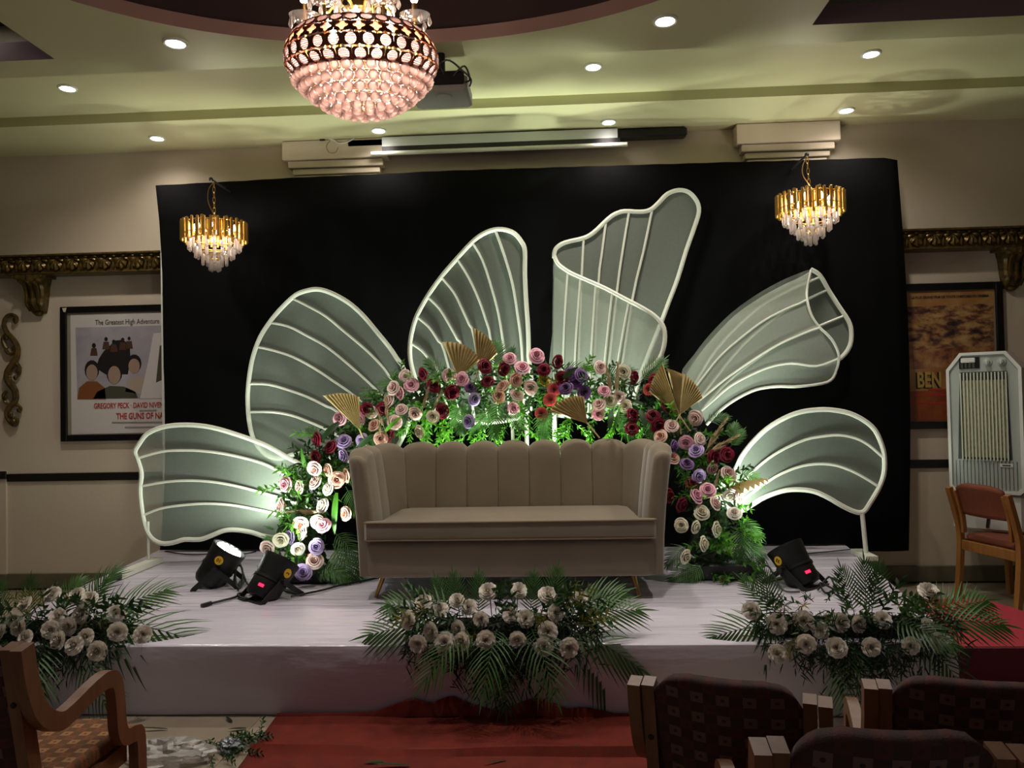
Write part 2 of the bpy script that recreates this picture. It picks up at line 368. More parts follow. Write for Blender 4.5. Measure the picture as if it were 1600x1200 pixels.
b.add([(x, y, Z_D+.07) for x, y in oval]+[(x, y, Z_D+.071) for x, y in big]+[(x, y, Z_D+.32) for x, y in big]+[(EC[0], EC[1], Z_D+.4)],
      [(i, (i+1) % n, n+(i+1) % n, n+i) for i in range(n)]+[(n+i, n+(i+1) % n, 2*n+(i+1) % n, 2*n+i) for i in range(n)]+[(2*n+i, 2*n+(i+1) % n, 3*n) for i in range(n)])
struct(b.build('ceiling_dome', M['dome']))
for nm, c in (('ceiling_coffer', CR), ('ceiling_coffer', CL)):
    b = MB(); b.add([(x, y, Z_D) for x, y in c]+[(x, y, Z_D+.1) for x, y in c], [(i, (i+1) % 4, 4+(i+1) % 4, 4+i) for i in range(4)])
    struct(b.build(nm, M['mauve'], smooth=False))
    x0, y0, x1, y1 = c[0][0]-.2, c[0][1]-.2, c[2][0]+.2, c[2][1]+.2
    b = MB(); o4 = [(x0, y0), (x1, y0), (x1, y1), (x0, y1)]
    b.add([(x, y, Z_D+.1) for x, y in c]+[(x, y, Z_D+.1) for x, y in o4]+[(x, y, Z_D+.26) for x, y in o4],
          [(i, (i+1) % 4, 4+(i+1) % 4, 4+i) for i in range(4)]+[(4+i, 4+(i+1) % 4, 8+(i+1) % 4, 8+i) for i in range(4)]+[(8, 9, 10, 11)])
    struct(b.build('ceiling_coffer_top', M['dome'], smooth=False))
# stepped soffits by the back wall
struct(MB().box((-RX, D_EDGE-.06, Z_D+.001), (RX, D_EDGE, Z_C+.05)).build('ceiling_step', M['ceil'], smooth=False))
struct(MB().box((-RX, D_EDGE, Z_C), (RX, 5.49, Z_C+.05)).build('ceiling_channel', M['ceil'], smooth=False))
struct(MB().box((-RX, 5.48, Z_A), (RX, WALL_Y, Z_C+.05)).build('ceiling_soffit', M['ceil'], smooth=False))
# pilasters with stepped capitals (seen above the black cloth)
for nm, xa, xb in (('pillar', -2.12, -1.27), ('pillar', 1.47, 2.26)):
    p = struct(MB().box((xa+.1, WALL_Y-.06, .125), (xb-.1, WALL_Y+.0, 3.26)).build(nm, M['wall'], smooth=False))
    b = MB()
    for k, (zz0, zz1, ins, dep) in enumerate(((3.26, 3.31, .09, .075), (3.31, 3.36, .07, .09), (3.36, 3.42, .04, .11), (3.42, Z_A, 0, .13))):
        MB().box((xa+ins, WALL_Y-dep, zz0), (xb-ins, WALL_Y+.0, zz1-.004), bev=.004).build('moulding', M['wall'], p, smooth=False)
# ------------------------------------------------------------------ downlights
dl_me = MB().lathe([(.046, -.003), (.046, -.009), (.03, -.012)], 20).mesh('lens', M['down'])
dl_tr = MB().lathe([(.047, 0), (.062, 0), (.062, -.006), (.056, -.012), (.047, -.01), (.047, 0)], 24, cap=(False, False)).mesh('trim_ring', M['white'])
DL = [(-3.05, 5.82, Z_A), (-1.30, 5.84, Z_A), (.472, 5.85, Z_A), (2.23, 5.80, Z_A), (-3.243, 5.005, Z_C), (.313, 5.02, Z_C), (2.09, 5.005, Z_C), (-1.86, 3.74, Z_D), (.587, 3.74, Z_D)]
DLAB = ['recessed downlight above the left crystal chandelier, near the back wall', 'recessed downlight above the left end of the projection screen', 'recessed downlight above the right end of the projection screen',
        'recessed downlight above the right crystal chandelier, near the back wall', 'recessed downlight in the channel above the left shelf', 'recessed downlight in the ceiling channel right of the projector',
        'recessed downlight in the channel above the right chandelier', 'recessed downlight beside the oval recess, left of the large chandelier', 'recessed downlight beside the oval recess, right of the large chandelier']
for (x, y, z), lab in zip(DL, DLAB):
    t = thing('downlight', lab, 'ceiling light', (x, y, z), group='recessed ceiling downlights')
    link('lens', dl_me, t); link('trim_ring', dl_tr, t)
    lamp('downlight_beam', 'SPOT', (0, 0, -.03), P_DOWN*(.22 if z == Z_A else 1.35), (1, .9, .82), t, (0, 0, -1), 150, 1, .06)
t = thing('downlight', 'bright lamp inside the left square ceiling coffer', 'ceiling light', (-3.02, 3.75, Z_D+.26), group='recessed ceiling downlights')
link('lens', dl_me, t); link('trim_ring', dl_tr, t)

# ------------------------------------------------------------------ black backdrop
bt = [on_y(x, y, 5.9) for x, y in ((245, 293), (360, 287), (480, 280), (600, 275), (700, 270), (900, 264), (1100, 258), (1250, 254), (1380, 250), (1400, 254))]
cb = thing('backdrop_cloth', 'tall black cloth backdrop stretched on a frame behind the winged stage decor', 'backdrop', (-.25, 5.9, STAGE_Z), kind='thing')
XL, XR = bt[0].x, bt[-1].x
def top_at(x):
    for a, c in zip(bt, bt[1:]):
        if x <= c.x: return a.z+(c.z-a.z)*max(0, (x-a.x))/(c.x-a.x)
    return bt[-1].z
def bdfn(u, v):
    x = XL+(XR-XL)*u; zt = top_at(x)+.012; z = .345+(zt-.345)*v
    if u > .998: x += .045*sin(v*pi)
    if u < .002: x += .06*sin(v*pi)**.7
    if u > .92: z = z-(1-v)*.06
    f = .006*sin(u*63)*(.3+.7*(1-v))+.01*sin(u*17+2)*(1-v)+.004*sin(u*140+v*3)
    return (x, 5.885+f, z)
b = MB().grid(bdfn, 120, 10)
o = b.build('cloth', M['cloth_black'], cb, world=True); o.modifiers.new('s', 'SOLIDIFY').thickness = .004
b = MB()
for x in (XL+.03, -1.2, .7, XR-.03): b.tube([(x, 5.925, .35), (x, 5.925, 3.19)], .017)
b.build('frame_post', M['white'], cb, world=True)
MB().tube([(XL+.01, 5.925, 3.19), (XR-.01, 5.925, 3.19)], .017).build('frame_rail', M['white'], cb, world=True)

# ------------------------------------------------------------------ stage
SP = [(-2.93, 3.59), (1.72, 3.585), (1.80, 3.6), (1.84, 3.68), (2.2, 6.02), (-3.17, 6.02)]
def stage_mesh():
    b = MB(); n = len(SP); rings = []
    for z, off in ((.003, 0), (.16, .006), (.30, .003), (.322, -.004), (STAGE_Z, -.02)):
        cx, cy = -.4, 4.8; ring = []
        for i in range(n):
            a, c = Vector(SP[i]), Vector(SP[(i+1) % n]); k = 40 if i in (0, 3, 5) else 4
            if i == 4: k = 10
            for j in range(k):
                p = a+(c-a)*j/k; d = (p-Vector((cx, cy))).normalized()
                q = p+d*(off+(.006*sin(j*.9+i)*(1-z/.33) if z < .3 else 0)); ring.append((q.x, q.y, z))
        rings.append(ring)
    m = len(rings[0]); vs = [p for r in rings for p in r]
    fs = [(i*m+k, i*m+(k+1) % m, i*m+m+(k+1) % m, i*m+m+k) for i in range(4) for k in range(m)]+[tuple(range(4*m, 5*m))]
    return b.add(vs, fs)
stage = thing('stage_platform', 'low wide stage wrapped in glossy pale lilac plastic sheeting', 'stage', (-.4, 4.8, 0))
stage_mesh().build('cover', M['cover'], stage, world=True)
# seams of the sheeting
b = MB()
for y in (4.28, 5.12): b.box((-2.9, y, STAGE_Z-.001), (1.98, y+.02, STAGE_Z+.0015))
b.build('sheet_seam', M['cover'], stage, world=True, smooth=False)

# ------------------------------------------------------------------ red carpets
WAVE = [(on_y(x, y, 3.58).x, max(0, 1114-y)*3.59/1200+.006) for x, y in ((400,1112),(470,1113),(540,1113),(585,1111),(615,1101),(645,1092),(660,1095),(675,1099),(690,1093),(708,1089),(725,1096),(744,1103),(777,1110),(804,1102),(822,1095),(840,1091),(860,1098),(885,1106),(915,1104),(960,1113),(1010,1114))]
def wave(x):
    for a, c in zip(WAVE, WAVE[1:]):
        if x <= c[0]: f = max(0, (x-a[0])/(c[0]-a[0])); return a[1]+(c[1]-a[1])*f
    return .006
def carpfn(u, v):
    # u across (left..right), v from front (near) to up the stage face
    y = 1.7+(3.57-1.7)*min(v/.9, 1)
    xl = -1.22+(-.10)*min(v/.9, 1); xr = .62-.22*min(v/.9, 1)
    x = xl+(xr-xl)*u; z = .006
    d = y-(3.2-.02*u); z += .034*math.exp(-(d/.014)**2)
    z += .004*sin(x*9+y*3)*.5+.002
    if v > .9:
        k = (v-.9)/.1; hh = wave(x)*1.15
        z += hh*k; y -= .002+.05*(1-k)*math.sqrt(max(0, hh*4))
    return (x, y, z)
o = MB().grid(carpfn, 70, 80).build('floor_carpet', M['red_carpet']); o.modifiers.new('s', 'SOLIDIFY').thickness = .004
tag(o, 'long red carpet runner on the floor, its rumpled end against the stage front', 'carpet')
st = thing('carpeted_step', 'low step covered in crimson carpet at the right side of the stage', 'step', (2.6, 4.4, 0))
MB().prism([(1.95, 4.03), (3.2, 4.03), (2.76, 4.5), (2.66, 4.96), (2.12, 4.96)], .002, .17).build('carpet', M['red_step'], st, world=True, smooth=False)
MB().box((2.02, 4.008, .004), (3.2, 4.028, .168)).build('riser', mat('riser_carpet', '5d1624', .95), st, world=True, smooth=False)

# ------------------------------------------------------------------ winged decor petals
def on_plane(px, py, p0, nrm):
    d = ray(px, py); n = Vector(nrm); t = (Vector(p0)-cam_pos).dot(n)/d.dot(n); return cam_pos+d*t
RO, RI = .0168, .0095
def petal(label, loc_px, surf, outline, ribs, back=Vector((0, .016, 0)), rim=None, fmat='fabric'):
    base = on_y(*loc_px, surf(*loc_px).y); base.z = STAGE_Z
    t = thing('petal_panel', label, 'stage decor', base, group='winged fabric petals')
    pts = spline([surf(x, y) for x, y in outline], True, 3)
    rp = pts if rim is None else spline([surf(x, y) for x, y in rim], False, 3)
    MB().tube(rp, RO, 8, closed=rim is None).build('rim_tube', M['white'], t, world=True)
    b = MB(); n = len(pts); b.add([p+back for p in pts], [tuple(range(n))])
    o = b.build('fabric', M[fmat], t, world=True, smooth=False)
    for r in ribs:
        MB().tube(spline([surf(x, y) for x, y in r], False, 3), RI, 6).build('rib', M['white'], t, world=True)
    return t
def tilt(Y0, cx, slope):   # vertical plane through (x at cx px, Y0) swinging in depth with x
    p0 = on_y(cx, 600, Y0)
    return lambda px, py: on_plane(px, py, p0, (-slope, 1, 0))
s1 = tilt(5.42, 440, .05)
W1 = petal('lowest left fabric petal, lying sideways and reaching past the black backdrop', (470, 770), s1,
 [(484,738),(448,714),(420,698),(396,688),(370,679),(340,670),(312,665),(280,664),(252,668),(230,678),(218,693),(211,706),(215,718),(221,740),(219,762),(220,784),(226,820),(236,840),(252,849),(270,848),(288,843),(312,843),(330,837),(350,829),(370,828),(394,832),(420,839),(470,838),(500,790)],
 [[(215,716),(252,706),(280,704),(312,704.5),(350,709),(390,718),(420,728),(448,744),(490,765)], [(221,760),(260,753),(300,751),(340,754),(380,762),(420,773),(445,780),(492,796)], [(222,806),(250,795),(280,790),(320,787),(360,789),(400,796),(430,803),(485,822)]])
s2 = tilt(5.52, 520, .03)
W2 = petal('large rounded fabric petal second from the left, leaning left', (560, 690), s2,
 [(394,680),(402,696),(415,710),(430,716),(445,715),(455,711),(470,709),(500,712),(600,720),(645,640),(632,580),(620,560),(608,542),(590,520),(570,496),(550,477),(530,464),(510,455),(495,452),(480,454),(462,461),(442,479),(424,500),(407,526),(396,555),(390,585),(387,620),(389,655)],
 [[(456,466),(482,479),(510,495),(540,520),(570,545),(595,570),(607,586),(630,620)], [(420,504),(450,510),(478,524),(510,542),(545,570),(575,597),(600,622),(622,650)], [(402,542),(428,548),(458,558),(490,575),(520,595),(545,612),(568,632),(600,668)],
  [(391,600),(420,601),(452,610),(482,621),(510,635),(525,642),(585,685)], [(390,644),(425,644),(455,649),(482,659),(510,671),(525,679),(580,708)]])
s3 = tilt(5.56, 740, 0)
W3 = petal('tall upright fabric petal in the middle, left of the folded petal', (740, 640), s3,
 [(660,620),(648,589),(641,561),(641,535),(645,513),(652,492),(668,463),(689,433),(713,405),(737,379),(754,366),(772,359),(789,359),(804,365),(815,378),(820,392),(820,427),(822,470),(825,513),(826,557),(828,640),(760,660),(700,650)],
 [[(774,360),(787,396),(800,440),(808,487),(815,544),(819,648)], [(738,379),(754,407),(769,453),(779,492),(786,535),(789,557),(797,652)], [(715,406),(733,435),(748,468),(759,500),(767,533),(780,655)], [(690,434),(709,457),(722,483),(733,507),(741,528),(762,655)],
  [(669,465),(687,483),(704,511),(715,531),(722,545),(742,654)], [(651,495),(670,511),(685,533),(694,548),(720,650)], [(643,537),(659,548),(672,563),(682,574),(702,648)]])
MB().tube([s3(822, 640), Vector((s3(822, 640).x, 5.56, STAGE_Z+.01))], .016).build('post', M['white'], W3, world=True)
MB().tube([s3(800, 650), Vector((s3(800, 650).x+.02, 5.56, STAGE_Z+.01))], .012).build('post', M['white'], W3, world=True)
# fourth petal: folded along its left edge, the flap swings toward the sofa
s4b = tilt(5.66, 865, .12); s4f = tilt(5.62, 865, -.42)
W4 = petal('tallest fabric petal, folded over with a front flap, right of the middle', (930, 640), s4b,
 [(863,640),(863,520),(864,430),(865,397),(869,387),(883,379),(912,372),(928,363),(947,345),(960,335),(976,330),(1000,331),(1016,328),(1029,317),(1043,303),(1061,297),(1077,301),(1089,315),(1092,331),(1085,355),(1072,392),(1059,435),(1045,472),(1032,507),(1016,547),(1003,581),(985,640)],
 [[(912,374),(909,429),(904,560),(902,640)], [(947,346),(940,400),(935,445),(924,640)], [(983,331),(973,392),(964,456),(944,640)], [(1019,328),(1005,395),(988,469),(962,640)]],
 rim=[(866,403),(866,396),(870,387),(883,379),(912,372),(928,363),(947,345),(960,335),(976,330),(1000,331),(1016,328),(1029,317),(1043,303),(1061,297),(1077,301),(1089,315),(1092,331),(1085,355),(1072,392),(1059,435),(1045,472),(1032,507),(1016,547),(1003,581),(985,640)])
fl = [(866,400),(870,409),(876,416),(893,427),(920,439),(947,451),(973,465),(1000,479),(1021,492),(1035,507),(1039,525),(1036,547),(1027,565),(1011,579),(985,610),(960,650)]
bot = [(863,650),(868,652),(872,652),(878,653),(888,653),(898,653),(908,654),(918,654),(928,654),(936,654),(943,654),(949,654),(954,654),(958,654),(960,652),(960,650)]
b = MB(); A = spline([s4f(*p) for p in fl], False, 3); Bm = spline([s4f(*p) for p in bot], False, 3); n = len(A)
off = Vector((0, .016, 0)); b.add([p+off for p in A]+[p+off for p in Bm], [(i, i+1, n+i+1, n+i) for i in range(n-1)])
b.build('front_flap', M['fabric2'], W4, world=True)
MB().tube(A, .015, 8).build('flap_rim', M['white'], W4, world=True)
for r in ([(887,424),(881,520),(878,652)], [(907,433),(899,547),(897,652)], [(931,443),(925,536),(918,652)], [(957,456),(947,547),(938,652)], [(983,470),(965,571),(955,652)]):
    MB().tube(spline([s4f(*p) for p in r], False, 4), .009, 6).build('flap_rib', M['white'], W4, world=True)
MB().tube([s4f(866, 640), Vector((s4f(866, 640).x, 5.6, STAGE_Z+.01))], .018).build('post', M['white'], W4, world=True)
# fifth petal: rolled into a horn
s5b = tilt(5.72, 1180, .05)
W5 = petal('fabric petal rolled into a horn, leaning right below the right chandelier', (1090, 650), s5b,
 [(1064,590),(1085,554),(1111,521),(1143,489),(1181,461),(1218,440),(1248,427),(1268,421),(1281,430),(1295,454),(1311,479),(1325,500),(1330,517),(1328,540),(1314,559),(1290,570),(1200,590),(1130,625),(1090,650)],
 [[(1283,432),(1262,441),(1225,458),(1180,485),(1120,545),(1080,610)], [(1293,453),(1265,466),(1220,490),(1160,540),(1095,620)], [(1317,494),(1283,508),(1230,530),(1150,585),(1100,635)]],
 rim=[(1267,421),(1281,430),(1295,454),(1311,479),(1325,500),(1330,517),(1328,540),(1314,559),(1290,570)])
# lofted flap: strips from the fold line down to the lower edge, bulging toward the room
Lc = [[(1066,592),(1088,558),(1115,526),(1148,493),(1186,466),(1222,446),(1250,433),(1267,423)],
      [(1073,598),(1093,566),(1121,533),(1155,502),(1190,477),(1227,457),(1250,446),(1264,442)],
      [(1082,612),(1098,590),(1126,556),(1160,526),(1195,500),(1230,482),(1250,474),(1261,468)],
      [(1090,628),(1106,615),(1134,592),(1171,566),(1213,540),(1248,524),(1268,516),(1281,512)],
      [(1096,642),(1112,628),(1139,605),(1167,589),(1202,574),(1237,568),(1276,572),(1309,561)],
      [(1104,664),(1127,640),(1153,622),(1181,609),(1213,604),(1248,604),(1293,597),(1306,582)]]
dep = [5.70, 5.60, 5.52, 5.47, 5.46, 5.48]
C5 = [spline([on_y(x, y, d+.03*(1-k/7)) for k, (x, y) in enumerate(c)], False, 4) for c, d in zip(Lc, dep)]
rows = []
for i in range(len(C5)-1):
    for j in range(4):
        t = j/4
        a, p, q, e = C5[max(i-1, 0)], C5[i], C5[i+1], C5[min(i+2, len(C5)-1)]
        rows.append([.5*((2*y)+(z-x)*t+(2*x-5*y+4*z-w_)*t*t+(3*y-x-3*z+w_)*t**3) for x, y, z, w_ in zip(a, p, q, e)])
rows.append(C5[-1]); nn = len(rows[0]); b = MB()
b.add([p+Vector((0, .012, 0)) for r in rows for p in r], [(i*nn+k, i*nn+k+1, i*nn+nn+k+1, i*nn+nn+k) for i in range(len(rows)-1) for k in range(nn-1)])
b.build('front_flap', M['fabric2'], W5, world=True)
for k in (2, 3, 4): MB().tube(C5[k], .008, 6).build('flap_rib', M['white'], W5, world=True)
MB().tube(C5[5], .010, 8).build('flap_rim', M['white'], W5, world=True)
MB().tube(spline([on_y(x, y, d) for (x, y), d in zip([(1267,422),(1264,436),(1261,452),(1261,468),(1268,493),(1281,512),(1292,522),(1302,534),(1310,552),(1310,568),(1305,583)], (5.70,5.62,5.57,5.52,5.5,5.48,5.47,5.47,5.46,5.47,5.48))], False, 3), .009, 6).build('flap_rim', M['white'], W5, world=True)
s6 = tilt(5.45, 1250, -.05)
W6 = petal('lowest right fabric petal on a white foot post, arched like a shell', (1200, 770), s6,
 [(1120,770),(1148,735),(1159,713),(1176,691),(1198,670),(1224,654),(1250,644),(1280,640),(1304,641),(1328,646),(1350,657),(1367,672),(1378,696),(1382,717),(1381,741),(1373,763),(1360,785),(1350,799),(1337,800),(1315,790),(1293,777),(1272,768),(1250,765),(1228,766),(1207,772),(1189,780),(1150,800)],
 [[(1380,715),(1358,696),(1337,685),(1311,680),(1285,682),(1259,687),(1228,700),(1200,717),(1172,741),(1145,770)], [(1372,760),(1350,746),(1326,734),(1304,727),(1280,725),(1254,728),(1228,737),(1202,751),(1155,785)]])
f6 = s6(1347, 800); g6 = on_z(1351, 860, STAGE_Z)
MB().tube([f6, (f6.x+.02, f6.y, STAGE_Z+.012)], .016).build('post', M['white'], W6, world=True)
MB().box((f6.x-.03, f6.y-.12, STAGE_Z+.003), (f6.x+.05, f6.y+.15, STAGE_Z+.035)).build('foot_bar', M['white'], W6, world=True, smooth=False)
f1 = s1(234, 838)
MB().tube([s1(231, 815), (f1.x-.01, f1.y, STAGE_Z+.05)], .010).build('post', M['white'], W1, world=True)
MB().box((f1.x-.03, f1.y-.42, STAGE_Z+.003), (f1.x+.035, f1.y+.12, STAGE_Z+.045)).build('foot_bar', M['white'], W1, world=True, smooth=False)
MB().box((f1.x-.032, f1.y-.44, STAGE_Z+.003), (f1.x+.037, f1.y-.421, STAGE_Z+.047)).build('end_cap', M['black'], W1, world=True, smooth=False)

# ------------------------------------------------------------------ sofa
SF = thing('sofa', 'taupe velvet sofa with a scalloped channel back and thin brass legs on the stage', 'sofa', (-.262, 4.40, STAGE_Z))
HB = .872
def path_pt(s):           # inner U path of the back, s in metres from the left arm front
    ax, yb, r = .825, .60, .20
    L1 = yb-r-.02; L2 = pi/2*r; L3 = 2*(ax-r)
    if s < L1: return Vector((-ax, .02+s, 0)), Vector((-1, 0, 0))
    s -= L1
    if s < L2: a = s/r; return Vector((-ax+r-r*cos(a), yb-r+r*sin(a), 0)), Vector((-cos(a), sin(a), 0))
    s -= L2
    if s < L3: return Vector((-ax+r+s, yb, 0)), Vector((0, 1, 0))
    s -= L3
    if s < L2: a = s/r; return Vector((ax-r+r*sin(a), yb-r+r*cos(a), 0)), Vector((sin(a), cos(a), 0))
    s -= L2
    return Vector((ax, yb-r-s, 0)), Vector((1, 0, 0))
LT = 2*(.60-.20-.02)+pi*.20+2*(.825-.20); NP = 13
def channel(k):
    b = MB(); s0, s1 = LT*k/NP, LT*(k+1)/NP; nu = 8; prof = []
    for i in range(nu+1):
        u = i/nu; p, nrm = path_pt(s0+(s1-s0)*(.006+.988*u)); bul = max(sin(pi*u), 0)**.6
        zt = HB-.042+.042*bul; fr = .052+.012*bul; bk = .052+.010*bul; col = []
        def put(off, z): 
            fl = .07*(max(z, 0)/.85)**2-.01
            q = p+nrm*(off+fl); col.append((q.x, q.y, z))
        for z in (.14, .35, .5, .65, .76): put(-fr, z)
        rr = (fr+bk)/2; c0 = (bk-fr)/2
        for j in range(7):
            a = pi-pi*j/6; put(c0+rr*cos(a), zt-rr*.75+rr*.75*sin(a))
        for z in (.70, .5, .35, .14): put(bk, z)
        prof.append(col)
    m = len(prof[0]); vs = [q for c in prof for q in c]
    fs = [(i*m+j, (i+1)*m+j, (i+1)*m+j+1, i*m+j+1) for i in range(nu) for j in range(m-1)]
    fs += [(i*m, i*m+m-1, (i+1)*m+m-1, (i+1)*m) for i in range(nu)]
    for e, i0 in ((0, 0), (1, nu)):
        outer = (k == 0 and e == 0) or (k == NP-1 and e == 1)
        if outer:     # rounded front of the arm
            ring = prof[i0]; cen = Vector((sum(q[0] for q in ring)/m, sum(q[1] for q in ring)/m, 0)); prev = [i0*m+j for j in range(m)]
            for sc, dy in ((.97, -.016), (.86, -.034), (.62, -.046), (.3, -.052)):
                base = len(vs); vs += [(cen.x+(q[0]-cen.x)*sc, q[1]+dy, .14+(q[2]-.14)*(1-(1-sc)*.07)) for q in ring]
                for j in range(m): fs.append((prev[j], prev[(j+1) % m], base+(j+1) % m, base+j))
                prev = [base+j for j in range(m)]
            fs.append(tuple(prev))
        else: fs.append(tuple(i0*m+j for j in range(m)))
    b.add(vs, fs); return b.build('back_channel', M['velvet'], SF)
for k in range(NP): channel(k)
def rrect(x0, y0, x1, y1, rf, rb, n=7):
    P = []
    for cx, cy, r, a0 in ((x1-rf, y0+rf, rf, -pi/2), (x1-rb, y1-rb, rb, 0), (x0+rb, y1-rb, rb, pi/2), (x0+rf, y0+rf, rf, pi)):
        for k in range(n+1): a = a0+pi/2*k/n; P.append((cx+r*cos(a), cy+r*sin(a)))
    return P
def soft_slab(poly, z0, z1, r=.02):
    n = len(poly); cx = sum(p[0] for p in poly)/n; cy = sum(p[1] for p in poly)/n; b = MB(); vs = []; R = []
    for k in range(5): a = -pi/2+pi/2*k/4; R.append((z0+r+r*sin(a), r*(1-cos(a))))
    for k in range(5): a = pi/2*k/4; R.append((z1-r+r*sin(a), r*(1-cos(a))))
    for z, ins in R:
        for i, (x, y) in enumerate(poly):
            a, c = Vector(poly[i-1]), Vector(poly[(i+1) % n]); t = (c-a).normalized(); vs.append((x-t.y*ins, y+t.x*ins, z))
    fs = [tuple(range(n-1, -1, -1)), tuple(range(9*n, 10*n))]+[(k*n+i, k*n+(i+1) % n, k*n+n+(i+1) % n, k*n+n+i) for k in range(9) for i in range(n)]
    return b.add(vs, fs)
soft_slab(rrect(-.872, -.052, .872, .64, .13, .25), .128, .345, .04).build('base_apron', M['velvet'], SF)
cush = rrect(-.825, -.06, .825, .09, .03, .04, 4)
# T-shaped seat cushion
cpoly = [(-.81,-.075),(-.4,-.08),(0,-.082),(.4,-.08),(.81,-.075),(.825,-.06),(.822,-.02),(.74,.0),(.735,.2),(.72,.46),(.66,.525),(.3,.53),(-.3,.53),(-.66,.525),(-.72,.46),(-.735,.2),(-.74,.0),(-.822,-.02),(-.825,-.06)]
soft_slab(cpoly, .347, .455, .014).build('seat_cushion', M['velvet'], SF)
fe = [(x, y-.002, .451) for x, y in cpoly[17:]+cpoly[:7]]
MB().tube(fe, .005, 6).build('piping', M['piping'], SF)
fe = [(x, y-.002, .352) for x, y in cpoly[17:]+cpoly[:7]]
MB().tube(fe, .005, 6).build('piping', M['piping'], SF)
for x, y, dx, dy in ((-.745, .07, -.045, -.02), (.70, .07, .03, -.045), (-.70, .50, -.01, .02), (.68, .50, .03, .02)):
    MB().tube([(x, y, .135), (x+dx, y+dy, .001)], [.017, .010], 12).build('leg', M['brass'], SF)

# ------------------------------------------------------------------ flower and leaf meshes
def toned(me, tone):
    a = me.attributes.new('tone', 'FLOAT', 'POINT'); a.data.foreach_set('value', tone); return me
def tone_mat(name, c_in, c_out, rough=.55):  # ramp paints crevice shade into the petals along with their deeper base colour
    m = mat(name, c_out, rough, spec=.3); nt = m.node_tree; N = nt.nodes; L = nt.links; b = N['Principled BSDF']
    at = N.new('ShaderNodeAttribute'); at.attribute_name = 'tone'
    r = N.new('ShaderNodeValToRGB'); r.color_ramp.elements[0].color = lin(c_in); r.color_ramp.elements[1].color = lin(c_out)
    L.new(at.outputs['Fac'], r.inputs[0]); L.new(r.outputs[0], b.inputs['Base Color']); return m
def rose_mesh(name, R, m, seed):
    rg = random.Random(seed); b = MB(); tone = []
    for t, n in ((.0, 2), (.24, 3), (.48, 3), (.74, 4), (1.0, 5)):
        a0 = rg.uniform(0, 6.28)
        for i in range(n):
            a = a0+2*pi*i/n+rg.uniform(-.12, .12); span = (pi*1.2/n) if n > 2 else 1.9
            rm = R*(.17+.78*t)*rg.uniform(.9, 1.1); h = R*(1.15-.50*t*t)*rg.uniform(.93, 1.05)
            def fn(u, v, a=a, span=span, rm=rm, h=h, t=t):
                uu = u*2-1; r = rm*(.42+.58*v**(1.1-.5*t)); z = h*sin(v*pi/2)*(1-.16*abs(uu)**3)
                if v > .6: q = (v-.6)/.4; r += R*(-.07+.24*t)*q*q; z -= R*.15*t*q*q
                r *= (1-.05*abs(uu))*(1-(.8-4*t)*v*v if t < .1 else 1); an = a+uu*span*(.6+.4*sin(v*pi/2))+.10*v
                return (r*cos(an), r*sin(an), z-.25*R)
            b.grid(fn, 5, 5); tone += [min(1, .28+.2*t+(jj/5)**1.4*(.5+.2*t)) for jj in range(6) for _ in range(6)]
    b.lathe([(.004, -.5*R), (R*.14, -.42*R), (R*.3, -.22*R), (.34*R, -.1*R)], 7, cap=(True, False)); tone += [.2]*28
    return toned(b.mesh(name, m, True, fix=False), tone)
def carnation_mesh(name, R, m, seed):
    rg = random.Random(seed); b = MB(); tone = []
    for t, n in ((.12, 4), (.3, 6), (.5, 7), (.68, 9), (.86, 10), (1, 11)):
        ph = rg.uniform(0, 6); ph2 = rg.uniform(0, 6)
        def fn(u, v, t=t, ph=ph, n=n):
            a = 2*pi*u; w_ = sin(a*n+ph)*.5+sin(a*2+ph2)*.35
            r = R*(.05+(.25+.75*v)*t*.95*(1+.07*w_*v)) if v else R*.05; z = R*(.62*(1-t*t)**.5*v**.6+.10*w_*v*v+.10*v-.04*t*v)
            return (r*cos(a), r*sin(a), z)
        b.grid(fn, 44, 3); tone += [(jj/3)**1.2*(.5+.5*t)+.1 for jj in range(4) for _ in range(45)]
    b.lathe([(.003, -.55*R), (.16*R, -.45*R), (.3*R, 0)], 7, cap=(True, False)); tone += [.0]*21
    return toned(b.mesh(name, m, True, fix=False), tone)
def leaflet(b, base, d, L, W, nrm, droop=.0, segs=3):
    d = Vector(d).normalized(); n = Vector(nrm); s = d.cross(n).normalized(); n = s.cross(d)
    vs = []
    for i in range(segs+1):
        t = i/segs; w_ = W*sin(pi*(.12+.88*t)**.8)*.5*(1 if i < segs else 0)+.0004
        c = Vector(base)+d*(L*t)-Vector((0, 0, 1))*(droop*L*t*t)
        vs += [c-s*w_+n*w_*.3, c, c+s*w_+n*w_*.3]
    fs = []
    for i in range(segs):
        o = i*3; fs += [(o, o+1, o+4, o+3), (o+1, o+2, o+5, o+4)]
    b.add(vs, fs)
def frond_mesh(name, L, n, ll, W, droop, m, seed, fan=1.0):
    rg = random.Random(seed); b = MB(); path = []
    for i in range(13):
        t = i/12; path.append(Vector((0, L*t*(1-.12*droop*t), -droop*L*.45*t*t)))
    b.tube(path, [.004-.003*i/12 for i in range(13)], 4)
    for i in range(n):
        t = .16+.84*(i+.5)/n; k = min(int(t*12), 11); p = path[k].lerp(path[k+1], t*12-k); tg = (path[k+1]-path[k]).normalized()
        l = ll*(sin(pi*(.15+.8*t))**.6)*rg.uniform(.85, 1.1)
        for s in (-1, 1):
            side = Vector((s, 0, 0)); d = tg*(.45+.7*t)+side*fan*(1.0-.45*t)+Vector((0, 0, .22-.1*t))
            leaflet(b, p, d, l, W, (0, 0, 1), rg.uniform(.12, .4)*(.5+droop), 3)
    leaflet(b, path[-1], path[-1]-path[-2], ll*.6, W, (0, 0, 1), .1, 3)
    return b.mesh(name, m, True, fix=False)
